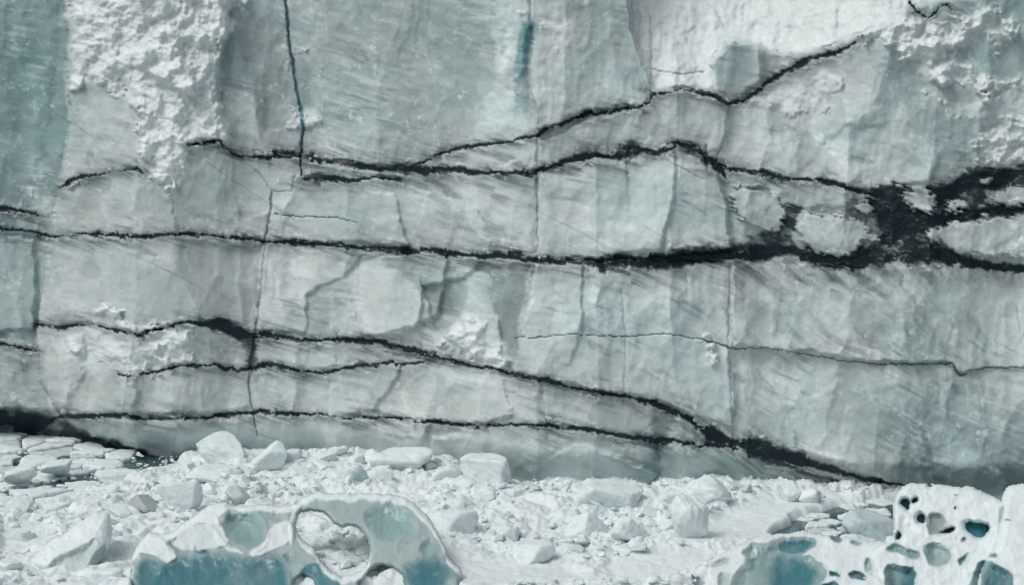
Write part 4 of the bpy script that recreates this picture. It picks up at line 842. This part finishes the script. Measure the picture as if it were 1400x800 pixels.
pshell = sculpt(pit_out, pits,
    [([(1264, 705), (1276, 700), (1290, 703), (1294, 716), (1284, 730), (1270, 732), (1266, 722)], 0.45, GREY * .62, 7), ([(1264, 742), (1282, 739), (1298, 750), (1303, 762), (1290, 775), (1270, 775), (1262, 758)], 0.5, TL * .95, 10),
     ([(1208, 750), (1220, 740), (1240, 750), (1256, 752), (1260, 760), (1250, 766), (1238, 758), (1212, 756)], 0.3, TL, 5), ([(1210, 770), (1230, 772), (1254, 776), (1252, 800), (1250, 835), (1214, 835), (1208, 790)], 0.55, TD * .95, 9),
     ([(1308, 765), (1322, 754), (1326, 758), (1312, 774)], 0.3, TD, 4), ([(1310, 738), (1318, 732), (1322, 740), (1314, 746)], 0.3, TL, 4), ([(1180, 762), (1190, 760), (1194, 775), (1186, 785), (1180, 778)], 0.3, TL, 5),
     ([(1226, 702), (1244, 702), (1256, 716), (1262, 730), (1240, 738), (1226, 726)], 0.25, None, 8), ([(1325, 790), (1340, 765), (1362, 768), (1362, 835), (1322, 835)], 0.4, TD * .85, 8), ([(1303, 675), (1310, 675), (1311, 677), (1303, 677)], .3, TDD, 2), ([(1305, 691), (1308, 691), (1308, 694), (1305, 694)], .3, TDD, 2)],
    78.6, 74.4, 660, 800, 1.3, WH, edge_w=5, seed=261, warp=3, rough=.07)
pcore = core([(1228, 676), (1262, 668), (1340, 690), (1358, 720), (1356, 835), (1200, 835), (1212, 745), (1226, 740)], 75.1, 271, 0.9, TDD)
berg_thing('pitted_iceberg', 'white iceberg riddled with rounded pits showing dark blue-green ice, at the lower right', 'iceberg', [('ice_shell', pshell, None), ('ice_core', pcore, 'dark blue-green ice seen through the pits')])
rb = sculpt([(1366, 690), (1376, 664), (1400, 661), (1470, 660), (1560, 700), (1580, 845), (1330, 845), (1338, 790), (1352, 760), (1366, 730)], [],
    [([(1342, 765), (1360, 768), (1384, 782), (1388, 800), (1388, 835), (1340, 835)], 0.45, TD * .9, 9), ([(1350, 757), (1362, 755), (1364, 762), (1354, 764)], .3, TD, 3), ([(1368, 692), (1374, 693), (1370, 712), (1358, 724), (1356, 714)], .4, TL, 4), ([(1374, 708), (1384, 709), (1382, 712), (1374, 711)], .25, TD, 2.5)],
    78.0, 73.6, 660, 800, 2.0, WH, edge_w=14, seed=281, warp=2, rough=.05)
berg_thing('white_iceberg', 'rounded white iceberg cut by the right edge, beside the pitted one', 'iceberg', [('ice_body', rb, None)])
lb_ = sculpt([(960, 800), (968, 775), (975, 762), (1000, 752), (1014, 742), (1035, 736), (1060, 732), (1090, 726), (1120, 730), (1160, 736), (1196, 740), (1222, 746), (1214, 775), (1212, 800), (1214, 845), (960, 845)],
    [],
    [([(1010, 752), (1026, 738), (1044, 746), (1060, 734), (1092, 732), (1116, 735), (1116, 750), (1100, 756), (1118, 764), (1134, 784), (1122, 800), (1122, 838), (1000, 838), (1000, 786), (1020, 765)], 0.5, TL * .9, 12),
     ([(1050, 765), (1080, 752), (1110, 775), (1122, 786), (1112, 800), (1104, 835), (1050, 835)], 0.15, TD, 20), ([(1062, 738), (1112, 738), (1108, 750), (1092, 758), (1064, 756)], .1, TD, 8),
     ([(1130, 730), (1144, 730), (1152, 738), (1150, 744), (1138, 742)], .3, TD, 4), ([(1160, 740), (1176, 740), (1178, 744), (1166, 747)], .3, TD * 1.1, 4), ([(1132, 778), (1148, 784), (1148, 790), (1134, 789)], .4, TD, 4), ([(1157, 784), (1172, 778), (1186, 786), (1184, 794), (1166, 795)], .4, TD * .9, 4),
     ([(1180, 762), (1192, 758), (1200, 770), (1196, 786), (1184, 784)], .35, TL, 5), ([(968, 770), (994, 762), (1000, 770), (976, 778)], .2, GREY * .85, 4), ([(980, 784), (998, 780), (1002, 800), (990, 835), (980, 800)], .25, GREY * .9, 5), ([(1120, 798), (1140, 794), (1150, 802), (1150, 835), (1118, 835)], .3, TD, 4)],
    77.6, 74.2, 728, 800, 1.2, WH * 0.99, edge_w=6, seed=301, warp=4, rough=.06,
    whites=[([(1095, 757), (1116, 756), (1116, 760), (1098, 763)], .8), ([(1022, 755), (1034, 748), (1040, 756), (1026, 768)], .6)])
berg_thing('scooped_iceberg', 'white iceberg with a large smooth blue-green scoop, left of the pitted iceberg', 'iceberg', [('ice_body', lb_, None)])

sb = sculpt([(44, 768), (56, 750), (92, 728), (122, 706), (144, 698), (152, 708), (153, 735), (140, 768), (118, 788), (84, 790), (60, 782)], [],
    [([(60, 772), (86, 756), (116, 742), (134, 730), (134, 752), (120, 776), (100, 788), (72, 784)], 0.4, GREY * .95, 8), ([(122, 772), (136, 748), (144, 742), (146, 756), (134, 776)], .3, TL, 5)],  # concave front painted grey, its shade put into the colour
    80.6, 77.2, 700, 790, 2.2, WH, edge_w=22, seed=311, warp=3, rough=.06)
berg_thing('small_iceberg', 'long wedge-shaped white iceberg with a shaded concave front, at the lower left', 'iceberg', [('ice_body', sb, None)])
